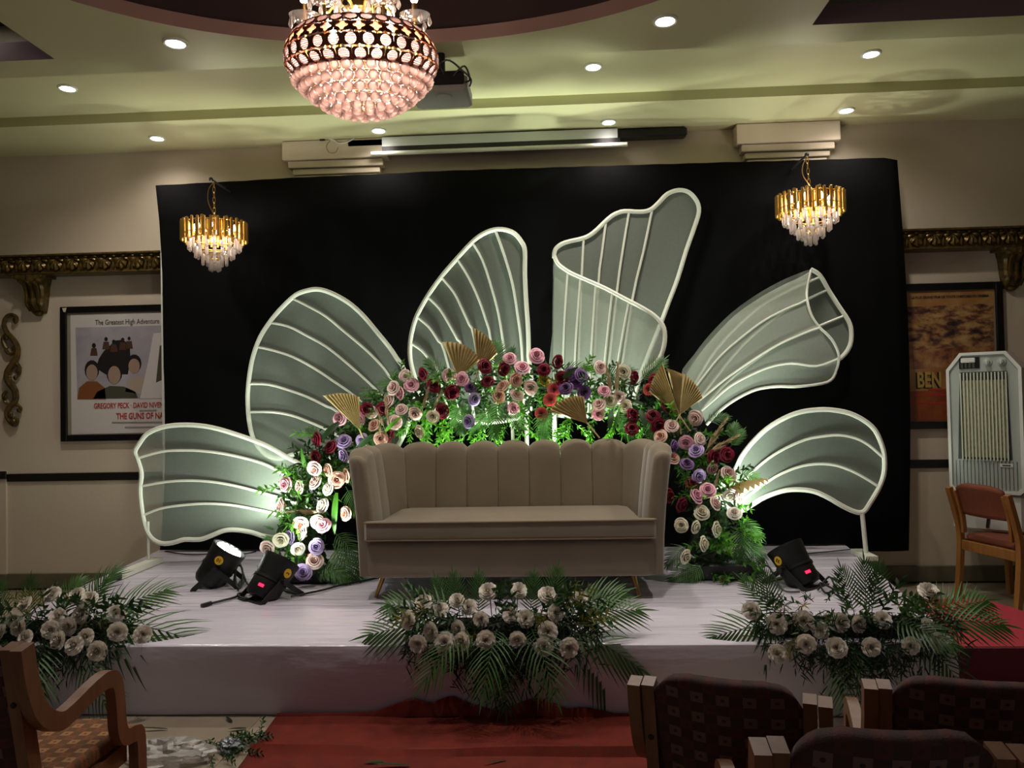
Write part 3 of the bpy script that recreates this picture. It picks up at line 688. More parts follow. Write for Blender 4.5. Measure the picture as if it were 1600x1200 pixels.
def sprig_mesh(name, L, n, ll, W, m, seed):
    rg = random.Random(seed); b = MB(); bend = rg.uniform(-.15, .15)
    path = [Vector((bend*L*(i/6)**2, L*i/6, -.12*L*(i/6)**2)) for i in range(7)]
    b.tube(path, [.0025-.0018*i/6 for i in range(7)], 4)
    for i in range(n):
        t = .15+.85*i/n; k = min(int(t*6), 5); p = path[k].lerp(path[k+1], t*6-k); a = i*2.4+rg.uniform(-.4, .4)
        d = Vector((cos(a), .75, sin(a))); leaflet(b, p, d, ll*rg.uniform(.7, 1.15), W*rg.uniform(.8, 1.1), (-sin(a)*.5, -.3, cos(a)+.6), .1, 2)
    return b.mesh(name, m, True, fix=False)
def blade_mesh(name, L, W, droop, m):
    b = MB(); vs = []; N_ = 8
    for i in range(N_+1):
        t = i/N_; w_ = W*.5*(sin(pi*min(.1+t*.9, 1))**.7)*(1-t*.2); c = Vector((0, L*t*(1-.2*droop*t), L*(.25*t-droop*.6*t*t)))
        vs += [c+Vector((-w_, 0, w_*.25)), c, c+Vector((w_, 0, w_*.25))]
    fs = []
    for i in range(N_): o = i*3; fs += [(o, o+1, o+4, o+3), (o+1, o+2, o+5, o+4)]
    b.add(vs, fs); return b.mesh(name, m, True, fix=False)
def fanleaf_mesh(name, L, half, n, m, shape):
    b = MB(); vs = []; K = 5
    for i in range(2*n+1):
        a = -half+2*half*i/(2*n); z = (.012 if i % 2 else -.012)
        for k in range(K+1):
            t = k/K; r = L*shape(a/half)*t*(1 if i % 2 == 0 else .975)
            vs.append((r*sin(a), r*cos(a), z*t*1.2+.06*L*t*t*cos(a*1.2)))
    fs = [(i*(K+1)+k, (i+1)*(K+1)+k, (i+1)*(K+1)+k+1, i*(K+1)+k+1) for i in range(2*n) for k in range(K)]
    b.add(vs, fs); b.tube([(0, -.12, 0), (0, .01, 0)], .005, 5)
    return b.mesh(name, m, False, fix=False)
def plume_mesh(name, L, m, seed):
    rg = random.Random(seed); b = MB(); b.tube([(0, -.05, 0), (0, L, 0)], [.003, .001], 4)
    for i in range(90):
        t = rg.random()**.8; a = rg.uniform(0, 6.28); p = (0, L*t*.9, 0); l = L*.22*(1.1-t)*rg.uniform(.7, 1.2)+.02
        leaflet(b, p, (cos(a)*.35, 1, sin(a)*.35), l, .006, (cos(a+1.5), 0, sin(a+1.5)), 0, 2)
    return b.mesh(name, m, True, fix=False)
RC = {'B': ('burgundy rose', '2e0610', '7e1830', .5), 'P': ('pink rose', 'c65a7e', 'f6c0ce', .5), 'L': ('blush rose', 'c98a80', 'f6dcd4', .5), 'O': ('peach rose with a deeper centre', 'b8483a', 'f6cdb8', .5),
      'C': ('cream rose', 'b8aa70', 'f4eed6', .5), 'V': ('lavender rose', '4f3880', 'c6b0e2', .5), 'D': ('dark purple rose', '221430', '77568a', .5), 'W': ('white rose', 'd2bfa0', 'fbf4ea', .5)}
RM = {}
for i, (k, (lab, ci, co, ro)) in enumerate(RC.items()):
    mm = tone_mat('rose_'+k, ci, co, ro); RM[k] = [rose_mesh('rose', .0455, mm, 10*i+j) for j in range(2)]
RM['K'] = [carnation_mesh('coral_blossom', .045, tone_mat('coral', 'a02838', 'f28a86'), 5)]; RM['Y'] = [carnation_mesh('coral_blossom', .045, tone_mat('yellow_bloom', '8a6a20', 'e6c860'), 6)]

# ------------------------------------------------------------------ the flower arch behind the sofa
AR = thing('flower_arch', 'floral garland of roses, palm and gilded leaves arching behind the sofa', 'floral arrangement', (-.3, 5.1, STAGE_Z))
ab = AR.location
CP = [(480,905),(468,850),(468,800),(480,750),(505,712),(545,680),(590,655),(640,630),(700,610),(760,603),(830,603),(890,608),(950,618),(1000,632),(1042,660),(1075,700),(1100,745),(1118,790),(1125,840),(1128,900)]
def arch_Y(px, py):
    t = max(0, min(1, (py-640)/240)); return 5.24-.42*t
path = spline([on_y(x, y, arch_Y(x, y)+.05) for x, y in CP], False, 8)
MB().tube([p-ab for p in path], .022, 6).build('arch_frame', M['stem'], AR)
# roses at their places, facing the room
RL = """532,654,P 563,658,P 586,665,O 578,644,O 617,660,L 607,682,B 498,687,B 518,699,B 538,691,V 567,688,V 539,711,V 495,714,B 493,732,L 514,734,O 543,743,O 526,749,O 494,754,L 448,757,P 470,760,L 514,764,W 506,791,W 442,790,L 542,802,O 470,818,O 497,815,L 506,822,P 457,838,V 475,836,W 439,843,C 494,854,V 465,857,W 419,855,L 491,878,L 473,895,V
573,639,B 579,644,L 598,637,B 609,628,L 627,641,L 649,646,L 657,674,C 677,651,C 693,642,B 634,588,L 643,602,P 616,606,L 627,614,P 663,584,B 676,604,B 702,586,L 723,593,P 705,613,B 735,607,D 740,623,V 734,658,V 756,573,B 763,597,B 786,577,B 797,561,P 816,576,P 838,557,P 805,594,O 787,605,O 778,619,O 807,619,L 801,638,P 830,606,L 594,685,O
870,565,B 850,578,B 879,591,B 893,584,D 907,588,D 901,597,D 885,608,D 911,613,D 937,574,L 975,580,C 944,612,P 953,627,C 968,620,L 978,636,C 934,646,P 936,633,L 850,596,Y 865,609,K 859,624,K 846,646,K 989,590,B 1013,608,K 1024,594,B 986,650,B 1040,636,B 1020,651,B 1028,664,B 987,671,B 1050,667,L 1087,653,L 1072,691,P 1092,686,L 1033,683,O
1051,697,D 1088,705,V 1051,717,O 1073,726,D 1112,731,P 1091,743,V 1137,741,L 1113,715,B 1135,710,B 1079,758,B 1106,766,P 1086,776,P 1116,787,L 1063,788,B 1043,775,B 1152,777,L 1140,773,W 1147,803,W 1096,802,C 1085,823,C 1065,821,C 1117,827,C 1097,850,C 1069,869,C"""
rg = random.Random(3)
for it in RL.split():
    x, y, k = it.split(','); x, y = int(x), int(y); Y = arch_Y(x, y)-.09+rg.uniform(-.035, .03)
    p = on_y(x, y, Y)-ab; d = Vector((rg.uniform(-.95, .95)+(x-790)/800, -1, rg.uniform(-.35, .8)))
    big_ = 1.0+rg.uniform(-.12, .12)
    ms = RM[k]; link('coral_blossom' if k in 'KY' else 'rose', ms[rg.randrange(len(ms))], AR, mw=z_to(p, d, big_, rg.uniform(0, 6)), label={'K': 'coral pink blossom', 'Y': 'yellow blossom'}.get(k) or RC[k][0])
# leaves
SPR = [sprig_mesh('leafy_sprig', .21, 16, .05, .020, M['leaf'], s) for s in range(4)]+[sprig_mesh('leafy_sprig', .19, 14, .046, .018, M['leaf_dark'], 9), sprig_mesh('leafy_sprig', .16, 12, .05, .012, M['olive'], 11)]
FR = [frond_mesh('palm_frond', .36, 13, .17, .014, dr, M['palm'], s) for s, dr in ((1, .25), (2, .7), (3, 1.2))]
for i in range(235):
    k = rg.random(); q = path[int(k*(len(path)-1))]; j = int(k*(len(path)-1)); tg = (path[min(j+1, len(path)-1)]-path[max(j-1, 0)]).normalized()
    a = rg.uniform(-pi, pi); side = tg.cross(Vector((0, 1, 0))).normalized()
    d = side*cos(a)+Vector((0, -1, 0))*(.25+.75*abs(sin(a)))+tg*rg.uniform(-.5, .5)
    p = q+side*rg.uniform(-.13, .13)+Vector((0, rg.uniform(-.06, .05), 0))
    if k < .06 or k > .94: d.z = abs(d.z)*.3
    link('leafy_sprig', SPR[rg.choice((0,0,1,1,2,2,3,3,4,4,5))], AR, mw=frame_to(p-ab, d, (rg.uniform(-.4, .4), -.6, 1), rg.uniform(.7, 1.15)))
# denser backing of small leaves (too many to pick apart)
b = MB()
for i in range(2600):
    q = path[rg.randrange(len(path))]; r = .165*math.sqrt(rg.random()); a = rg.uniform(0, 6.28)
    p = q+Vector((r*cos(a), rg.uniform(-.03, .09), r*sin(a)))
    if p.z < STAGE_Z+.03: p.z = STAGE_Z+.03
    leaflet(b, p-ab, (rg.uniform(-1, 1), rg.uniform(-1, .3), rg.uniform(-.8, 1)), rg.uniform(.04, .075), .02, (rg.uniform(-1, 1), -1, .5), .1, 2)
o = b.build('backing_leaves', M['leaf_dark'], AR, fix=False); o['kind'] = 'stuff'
# bright hanging greenery behind the sofa back
for i in range(46):
    x = rg.uniform(640, 1010); y = rg.uniform(640, 676); p = on_y(x, y, 5.26+rg.uniform(-.06, .06))
    link('leafy_sprig', SPR[rg.randrange(4)], AR, mw=frame_to(p-ab, (rg.uniform(-.7, .7), rg.uniform(-.5, .2), -1+rg.uniform(0, .6)), (0, -1, .3), rg.uniform(.6, .9)))
def frond(px, py, tx, ty, Yb, Yt, kind=1, s=None):
    a = on_y(px, py, Yb); c = on_y(tx, ty, Yt); v = c-a
    link('palm_frond', FR[kind], AR, mw=frame_to(a-ab, v+Vector((0, 0, .12*v.length*kind)), (0, -.75, .65), v.length/.36 if s is None else s))
for f in ((778,622,770,682,5.14,5.08,1), (724,626,716,676,5.14,5.1,1), (846,636,852,684,5.14,5.08,1), (960,640,990,682,5.12,5.08,1), (1010,640,1030,690,5.12,5.05,1), (640,600,592,596,5.2,5.2,0), (700,600,668,560,5.2,5.25,0), (770,640,738,668,5.12,5.02,1), (800,640,812,668,5.12,5.0,1), (720,632,706,660,5.12,5.02,1), (770,590,776,532,5.2,5.3,0), (790,585,800,545,5.2,5.2,0),
          (870,585,920,568,5.2,5.15,1), (930,600,985,572,5.2,5.15,1), (1000,600,1035,560,5.2,5.2,0), (860,640,846,672,5.12,5.05,1), (500,690,480,668,5.1,5.15,0), (470,800,420,826,4.95,5.0,1), (520,830,552,870,4.9,4.75,2), (530,840,548,892,4.9,4.72,2),
          (520,850,540,912,4.85,4.7,2), (455,850,418,850,4.9,4.85,1), (455,858,416,838,4.9,4.9,0), (540,760,558,800,5.0,4.9,1), (520,730,560,745,5.05,4.95,1),
          (1150,735,1200,752,5.1,5.1,1), (1140,700,1160,672,5.1,5.1,0), (1140,690,1150,660,5.1,5.15,0), (1100,660,1140,646,5.15,5.15,1), (1150,810,1190,835,4.95,4.85,1), (1150,830,1196,868,4.92,4.8,2), (1160,840,1185,885,4.9,4.75,2), (1150,820,1165,870,4.9,4.74,2),
          (1075,850,1045,880,4.85,4.75,1), (1090,880,1050,905,4.8,4.72,1), (1060,720,1045,690,5.1,5.1,0), (1100,880,1070,915,4.8,4.7,1), (500,880,535,905,4.8,4.7,1), (470,880,440,905,4.8,4.72,1)):
    frond(*f)
# long strap leaves
BL = [blade_mesh('strap_leaf', .34, .05, .5, M['leaf']), blade_mesh('strap_leaf', .3, .085, .4, M['leaf_dark'])]
for (x, y, tx, ty, Y, k) in ((526,770,522,835,4.86,0), (560,700,588,676,5.02,1), (600,676,628,650,5.05,0), (470,800,428,836,4.9,1), (480,740,470,700,5.0,0), (955,640,952,676,5.02,1), (968,640,958,672,5.0,0), (880,590,905,572,5.1,1), (1000,640,1010,672,5.02,1), (450,745,442,728,4.98,0), (530,660,500,690,5.05,1)):
    a = on_y(x, y, Y); v = on_y(tx, ty, Y-.04)-a; link('strap_leaf', BL[k], AR, mw=frame_to(a-ab, v, (0, -1, .2), v.length/.3))
# gilded fan palms
def gilded(bx, by, tx, ty, Y, spread, side=1, fall=.45, up=None):
    # spread: angle swept from the longest rib (the tip), clockwise as seen when side = 1
    a = on_y(bx, by, Y); v = on_y(tx, ty, Y)-a; half = rad(spread)/2; L_ = v.length*.97
    d = Matrix.Rotation(half*side, 3, 'Y') @ v if up is None else v
    shp = (lambda q: 1-fall*((q*side+1)/2)**.8) if up is None else (lambda q: 1-.55*abs(q))
    me = fanleaf_mesh('fan_palm_leaf', L_, half, 11, M['goldleaf'], shp)
    link('fan_palm_leaf', me, AR, mw=frame_to(a-ab, d, up or (.08*side, -1, .12)), label='gilded pleated fan palm leaf')
gilded(562, 672, 503, 616, 5.02, 46, 1, .35); gilded(716, 590, 690, 532, 5.16, 78, 1, .3); gilded(747, 580, 738, 508, 5.18, 56, 1, .42); gilded(918, 662, 853, 642, 5.0, 66, 1, .35)
gilded(1062, 650, 1034, 563, 5.1, 34, -1, .3); gilded(1062, 648, 1067, 580, 5.07, 50, 1, .35); gilded(1062, 650, 1040, 572, 5.13, 24, 1, .2)
gilded(1128, 772, 1206, 753, 4.96, 70, 1, .4, (0, -.12, 1))
PL = plume_mesh('pampas_plume', .27, M['pampas'], 4)
for (x, y, tx, ty, Y, s) in ((1103,705,1138,650,5.06,1.0), (1106,708,1147,684,5.03,.9), (963,615,965,572,5.1,.8), (955,612,948,575,5.12,.7), (606,660,602,620,5.04,.7), (600,668,592,648,5.02,.5), (660,640,668,612,5.06,.6), (676,640,690,612,5.06,.55), (1116,765,1122,742,4.95,.5), (500,800,440,800,4.9,.85), (596,680,590,655,5.02,.4)):
    a = on_y(x, y, Y); v = on_y(tx, ty, Y)-a; link('pampas_plume', PL, AR, mw=frame_to(a-ab, v, (0, -1, .2), s))
MB().box((-.2, -.11, .003), (.2, .11, .1), bev=.01).build('foam_tray', M['black'], AR, loc=on_z(1130, 905, STAGE_Z)+Vector((0, .06, 0))-ab)
MB().box((-.16, -.1, .003), (.16, .1, .08), bev=.01).build('foam_tray', M['black'], AR, loc=on_z(490, 912, STAGE_Z)+Vector((0, .08, 0))-ab)

# ------------------------------------------------------------------ three arrangements on the stage front
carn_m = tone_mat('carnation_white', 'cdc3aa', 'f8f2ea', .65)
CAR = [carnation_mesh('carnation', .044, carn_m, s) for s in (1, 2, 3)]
FD = [frond_mesh('palm_frond', .42, 13, .19, .013, dr, M['palm'], s) for s, dr in ((21, .15), (22, .75), (23, 1.5))]
SD = [sprig_mesh('leafy_sprig', .2, 14, .05, .016, M['leaf_dark'], 31), sprig_mesh('leafy_sprig', .18, 16, .06, .010, M['olive'], 32), sprig_mesh('leafy_sprig', .22, 16, .05, .02, M['leaf_dark'], 33)]
def arrangement(label, cx, flowers, fronds, seed, half):
    g = random.Random(seed); c = on_z(cx, 985, STAGE_Z); t = thing('flower_arrangement', label, 'floral arrangement', (c.x, 3.72, STAGE_Z), group='white flower arrangements on the stage edge'); base = t.location
    MB().box((-half*.8, -.06, .004), (half*.8, .07, .07), bev=.01).build('foam_tray', M['black'], t)
    for x, y in flowers:
        Y = 3.51+.24*max(0, min(1, (1010-y)/90)); p = on_y(x, y, Y)-base
        up = max(0, (975-y)/50); d = Vector((g.uniform(-.5, .5)+(x-cx)/260, -1, g.uniform(0, .5)+.9*up))
        link('carnation', CAR[g.randrange(3)], t, mw=z_to(p, d, g.uniform(.88, 1.12), g.uniform(0, 6)))
        s = Vector((p.x*.8, .03, .06)); MB().tube([s, s.lerp(p, .6)+Vector((0, .02, .02)), p-d.normalized()*.03], .0025, 4).build('flower_stem', M['stem'], t)
    for bx, by, bz, dx, dy, dz, k, s in fronds:
        link('palm_frond', FD[k], t, mw=frame_to(Vector((bx, by, bz)), (dx, dy, dz), (0, -.7, .7) if abs(dz) < 1.2 else (dx*.2, -1, .15), s))
    for i in range(44):
        x = g.uniform(-half, half); d = Vector((x/half*.9+g.uniform(-.5, .5), g.uniform(-1, .3), g.uniform(-.5, 1)))
        link('leafy_sprig', SD[g.choice((0, 0, 1, 2, 2))], t, mw=frame_to(Vector((x*.85, g.uniform(-.1, .06), g.uniform(.03, .16))), d, (0, -.6, 1), g.uniform(.7, 1.15)))
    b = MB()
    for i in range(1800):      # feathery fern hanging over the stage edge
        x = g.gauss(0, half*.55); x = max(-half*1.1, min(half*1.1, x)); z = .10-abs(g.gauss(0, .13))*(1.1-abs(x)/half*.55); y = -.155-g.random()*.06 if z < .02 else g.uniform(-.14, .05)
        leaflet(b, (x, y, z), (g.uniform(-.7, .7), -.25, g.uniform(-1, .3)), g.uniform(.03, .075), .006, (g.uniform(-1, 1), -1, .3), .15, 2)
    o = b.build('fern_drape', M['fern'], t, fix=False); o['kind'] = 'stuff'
    return t
def fl(s): return [tuple(map(int, q.split(','))) for q in s.split()]
arrangement('white carnation and palm arrangement at the middle of the stage front, before the sofa', 790,
 fl("763,925 810,923 856,931 906,934 662,943 714,939 733,949 688,954 640,969 752,968 798,962 821,967 717,982 675,987 856,987 868,958 653,1006 695,1004 722,1002 759,1001 809,1000 850,1011 889,1012"),
 [(-.25,-.02,.05,-1,-.5,.25,1,.95), (-.25,-.03,.05,-1,-.6,-.1,2,.85), (-.2,-.03,.06,-1,-.1,.5,1,.95), (-.15,-.06,.06,-.35,-1,.2,2,.8), (-.02,-.06,.06,-.1,-1,.1,2,.8), (.12,-.06,.06,.2,-1,.15,2,.85), (.25,-.05,.05,.8,-.7,.15,2,.95), (.28,0,.06,1,-.3,.45,1,.9), (.25,.02,.06,1,-.1,.7,1,.85),
  (-.22,.06,.06,-.25,.2,1.3,0,.52), (-.13,.06,.06,0,.2,1.4,0,.5), (.2,.06,.06,.35,.25,1.3,0,.58), (.12,.06,.06,.15,.25,1.3,0,.5), (-.27,.04,.06,-.5,.2,1.3,0,.5), (.3,-.03,.03,.7,-.8,-.4,2,.9), (0,-.08,.04,.05,-1,-.3,2,.75)], 41, .40)
arrangement('white carnation and palm arrangement on the stage corner behind the left armchair', 105,
 fl("83,929 41,944 121,931 140,936 25,967 3,987 31,980 41,997 92,964 128,960 80,984 107,979 93,1001 117,1009 135,995 153,1017 181,959 184,987 223,991"),
 [(.22,-.02,.06,1,-.45,.35,2,1.15), (.22,-.03,.05,1,-.6,.1,2,1.05), (.2,0,.06,1,.1,.75,1,.9), (.12,.04,.06,.5,.25,1.1,0,.55), (.0,.05,.06,.2,.25,1.2,1,.55), (-.15,.05,.06,-.2,.2,1.3,0,.5), (-.28,.05,.06,-.4,.2,1.2,0,.5), (.05,-.08,.05,.2,-1,-.1,2,.8), (.2,-.08,.05,.6,-1,-.3,2,.85), (-.1,-.08,.05,-.2,-1,-.1,2,.8), (-.3,-.02,.05,-1,-.4,.2,1,.8), (.1,.05,.08,.35,.3,1.0,1,.7)], 42, .36)
arrangement('white carnation and palm arrangement at the right corner of the stage front', 1320,
 fl("1450,925 1174,954 1214,975 1256,970 1282,985 1340,975 1379,969 1259,1006 1307,1012 1361,1011 1423,1009 1462,1003 1447,981 1214,1021 1312,973"),
 [(-.3,-.02,.05,-1,-.4,.15,1,.85), (-.3,-.04,.05,-1,-.6,-.2,2,.8), (-.3,.03,.06,-.8,.1,.9,0,.6), (-.32,.03,.06,-.35,.1,1.2,0,.55), (.1,.05,.06,.1,.2,1.3,0,.62), (.12,.05,.06,.35,.2,1.2,0,.6), (.05,.05,.06,-.25,.2,1.3,0,.55), (.3,-.02,.05,1,-.4,.3,1,.9), (.32,.02,.05,1,-.1,.5,1,.9), (.15,-.07,.08,.5,-1,.2,1,.7), (-.05,-.08,.04,-.2,-1,-.2,2,.75), (.25,-.08,.04,.5,-1,-.3,2,.8)], 43, .40)

# ------------------------------------------------------------------ LED par cans
def par_can(label, c, axis, power, spot=75, aim=None, num=None, numdir=None, numrot=0, lit=True, group='black LED par cans on the stage', red=None, color=(.88, 1, .86)):
    A = Vector(axis).normalized(); t = thing('par_can', label, 'stage light', (c.x, c.y, STAGE_Z), group=group); o = Vector((0, 0, c.z-STAGE_Z)); T = z_to(o, A)
    MB().lathe([(.04, -.13), (.085, -.125), (.098, -.10), (.098, -.02), (.104, -.02), (.104, -.005), (.098, -.005), (.108, .09), (.112, .11), (.112, .125), (.102, .125), (.1, .105)], 28, T, cap=(True, True)).build('body', M['blackm'], t)
    b = MB()
    for r, n in ((.03, 6), (.066, 12)):
        for k in range(n): b.ball((r*cos(2*pi*k/n), r*sin(2*pi*k/n), .115), .0165, 8, 5)
    b.v = [T @ p for p in b.v]; b.build('led_lens', M['led'] if lit else M['black'], t)
    h = Vector((A.x, A.y, 0)); h = h.normalized() if h.length > .05 else Vector((1, 0, 0)); s = Vector((-h.y, h.x, 0))
    for sg in (-1, 1):
        pv = o+s*(.122*sg)
        for d in (-1, 1):
            ft = pv+h*(.13*d); ft.z = .008
            MB().strap([pv, pv.lerp(ft, .5), ft], .03, .006, h+Vector((0, 0, .8*d))).build('yoke_arm', M['blackm'], t)
        b = MB().tube([o+s*(.1*sg), o+s*(.15*sg)], .012, 8); b.tube([o+s*(.148*sg), o+s*(.165*sg)], .02, 8); b.build('knob', M['black'], t)
    for d in (-1, 1):
        p = o+h*(.13*d); MB().box((-.125, -.016, 0.002), (.125, .016, .010), Matrix.Translation((p.x, p.y, 0)) @ Matrix.Rotation(math.atan2(s.y, s.x), 4, 'Z')).build('foot_bar', M['blackm'], t, smooth=False)
    if red is not None:
        R = Vector(red).normalized(); side = (R-A*R.dot(A)).normalized()
        p = o-A*.07+side*.099; q = frame_to(p, A, side); MB().box((-.016, -.008, -.002), (.016, .008, .002), q).build('display', M['redled'], t, smooth=False, label='red lit display')
    if num:
        R = Vector(numdir).normalized(); side = (R-A*R.dot(A)).normalized(); p = o+A*.055+side*.1055
        q = frame_to(p, A, side); stc = MB().lathe([(.001, 0), (.027, 0), (.027, .002), (.001, .002)], 20, q).build('sticker', M['yellow'], t, label='round yellow number sticker')
        tx = text(num, .03, (0, 0, 0), M['black'], stc, align='CENTER', bold=.0006); tx.matrix_local = q @ Matrix.Rotation(numrot, 4, 'Z') @ Matrix.Translation((0, -.011, .0026))
    if power: lamp('par_beam', 'SPOT', o+A*.15, power, color, t, aim or A, spot, .6, .06)
    return t
def ctr(px, py, Y): return on_y(px, py, Y)
par_can('black par can with sticker 10 and visible lit face, farthest left on the stage', ctr(342, 884, 4.77), (.50, .12, .80), P_PAR*.5, 95, (.25, .55, .8), '10', (.3, -1, .3), pi)
par_can('black par can with a red display, beside the left foot of the flower arch', ctr(424, 904, 4.48), (.38, .48, .80), P_PAR, 80, (.35, .6, .75), '2', (1, -.5, .1), pi/2, red=(-.1, -1, .0))
par_can('black par can with sticker 33 and red display, behind the right front arrangement', ctr(1242, 884, 4.70), (-.36, .42, .84), P_PAR, 80, (-.3, .5, .8), '33', (-1, -.5, .1), 2.2, red=(.35, -1, -.1))
par_can('black par can hidden behind the sofa, left of its middle', Vector((on_z(745, 905, STAGE_Z).x, 5.38, STAGE_Z+.15)), (-.2, .05, .95), P_BACK*4, 80, (-.18, -.10, 1))
par_can('black par can hidden behind the sofa, right of its middle', Vector((on_z(845, 905, STAGE_Z).x, 5.38, STAGE_Z+.15)), (.2, .05, .95), P_BACK*4, 80, (.28, -.10, 1))
par_can('black par can tucked behind the left leg of the flower arch', Vector((-1.72, 5.2, STAGE_Z+.15)), (-.55, .1, .8), P_BACK, 95, (-.9, .25, .75), red=(.3, -1, 0))
par_can('black par can tucked behind the right leg of the flower arch', Vector((1.02, 5.3, STAGE_Z+.15)), (.55, .1, .8), P_BACK, 95, (.75, .22, .9))
# cables on the stage
def cable(label, pts, r=.006, plug=False, Y=None):
    P = spline([on_z(x, y, STAGE_Z)+Vector((0, 0, .012+(z/100))) for x, y, z in pts], False, 5); t = thing('power_cable', label, 'cable', (P[0].x, P[0].y, STAGE_Z))
    MB().tube(P, r, 6).build('cord', M['cable'], t, world=True)
    if plug: MB().tube([P[0], P[0]+(P[0]-P[2]).normalized()*.06], [.014, .011], 8).build('plug', M['black'], t, world=True)
cable('black cable with loose plug lying before the left par cans', [(330,946,0),(350,941,0),(368,936,0),(384,930,1),(398,934,0),(384,940,0),(372,934,1),(400,928,0)], .007, True)
cable('coiled black cable standing between the two left par cans', [(372,925,0),(366,917,3),(371,910,9),(379,912,8),(377,922,1),(370,924,2),(368,914,8),(375,908,10),(384,918,3),(394,924,0)], .006)
cable('thin black cable along the stage behind the leftmost par can', [(258,864,0),(285,868,0),(310,869,0),(330,868,0),(380,868,0),(400,864,0)], .005)
cable('black cable with inline switch under the left end of the sofa', [(455,935,0),(500,926,0),(530,918,0),(560,912,0),(600,904,0)], .006)
cable('black cable looping beside the right par can', [(1175,925,0),(1183,909,5),(1200,908,8),(1212,918,4),(1225,926,0),(1250,928,0)], .006)
cable('short black cable coil at the right foot of the right par can', [(1278,925,0),(1296,918,5),(1304,925,1),(1290,930,0),(1282,922,3),(1310,928,0)], .006)
cable('thin dark wire trailing along the stage edge near the right petal post', [(1262,868,0),(1290,865,0),(1320,862,0),(1340,860,0)], .004)

# ------------------------------------------------------------------ small crystal chandeliers
rod_me = MB().lathe([(.004, -.15), (.0105, -.145), (.0105, -.004), (.004, 0)], 8).mesh('gold_tube', M['gold'])
prism_me = MB().lathe([(.003, -.085), (.013, -.078), (.014, -.012), (.004, 0)], 6).mesh('crystal_prism', M['crystal'])
def candle_bulb(parent, loc, s=1, name='bulb'):
    o = link(name, bulb_me, parent, loc); o.scale = (s, s, s); return o
bulb_me = MB().lathe([(.004, 0), (.011, .006), (.015, .018), (.0125, .034), (.006, .048), (.001, .056)], 10).mesh('bulb', M['bulb'])
def small_chandelier(label, px, ytop, hook, Y=5.56):
    top = on_y(px, ytop, Y); t = thing('crystal_chandelier', label, 'chandelier', (top.x, Y, top.z), group='small crystal chandeliers before the black cloth')
    for k in range(30):
        a = 2*pi*k/30; link('gold_tube', rod_me, t, (.228*cos(a), .228*sin(a), 0)); a += pi/30; link('gold_tube', rod_me, t, (.205*cos(a), .205*sin(a), .012-.035*(k % 2)))
    for r, z in ((.215, -.02), (.215, -.10), (.17, -.13), (.125, -.185), (.08, -.235), (.03, -.28)):
        MB().tube([(r*cos(2*pi*k/28), r*sin(2*pi*k/28), z) for k in range(28)], .004, 5, closed=True).build('ring', M['gold'], t)
    for r, z, n in ((.178, -.135, 20), (.132, -.19, 15), (.086, -.24, 10), (.036, -.285, 5)):
        for k in range(n): a = 2*pi*k/n+.1; link('crystal_prism', prism_me, t, (r*cos(a), r*sin(a), z))
    b = MB()
    for k in range(4): a = pi/4*k; b.tube([(.215*cos(a), .215*sin(a), -.1), (-.215*cos(a), -.215*sin(a), -.1)], .004, 5)
    b.tube([(0, 0, .03), (0, 0, -.29)], .009, 8); b.build('spider', M['gold'], t)
    for k in range(8):
        a = 2*pi*k/8+.25; p = (.14*cos(a), .14*sin(a), -.095); cn = MB().tube([p, (p[0], p[1], -.07)], .008, 8).build('candle', M['gold'], t); candle_bulb(cn, (p[0], p[1], -.07), .95)
    H = on_y(hook[0], hook[1], Y)-t.location; H.y = 0; b = MB(); L = (H-Vector((0, 0, .03))).length; n = max(3, int(L/.036)); 
    for k in range(n):
        c = Vector((0, 0, .03)).lerp(H, (k+.5)/n); w_ = Vector((1, 0, 0)) if k % 2 else Vector((0, 1, 0))
        b.tube([c+w_*(.009*cos(q))+Vector((0, 0, .024*sin(q))) for q in [2*pi*j/10 for j in range(10)]], .0022, 4, closed=True)
    b.build('chain', M['gold'], t)
    MB().tube(spline([H, H+Vector((-.035, -.01, -.06)), H*.5+Vector((-.04, -.01, 0)), (.0, -.01, .06), (.04, 0, .0)], False, 5), .0035, 5).build('cord', M['brass'], t)
    b = MB().tube([H+Vector((-.01, -.02, .012)), H+Vector((-.01, .42, .012))], .008, 6); b.ball(H+Vector((-.01, -.025, .012)), .016, 8, 5); b.build('hanging_arm', M['blackm'], t)
    lamp('candle_glow', 'POINT', (0, 0, -.05), P_SMALL, (1, .9, .8), t, size=.12)
small_chandelier('small crystal and gold chandelier hanging in front of the left end of the black cloth', 335, 347, (334, 284))
small_chandelier('small crystal and gold chandelier hanging in front of the right end of the black cloth', 1265, 303, (1261, 246))

# ------------------------------------------------------------------ large crystal chandelier
CY = 2.95; cc = on_y(567, 120, CY); CH = thing('large_chandelier', 'large crystal basket chandelier with candle arms hanging under the oval ceiling recess', 'chandelier', (cc.x, CY, cc.z)); CH.rotation_euler.x = rad(8)
def zat(py, dr=0): return on_y(567, py, CY-dr).z-cc.z
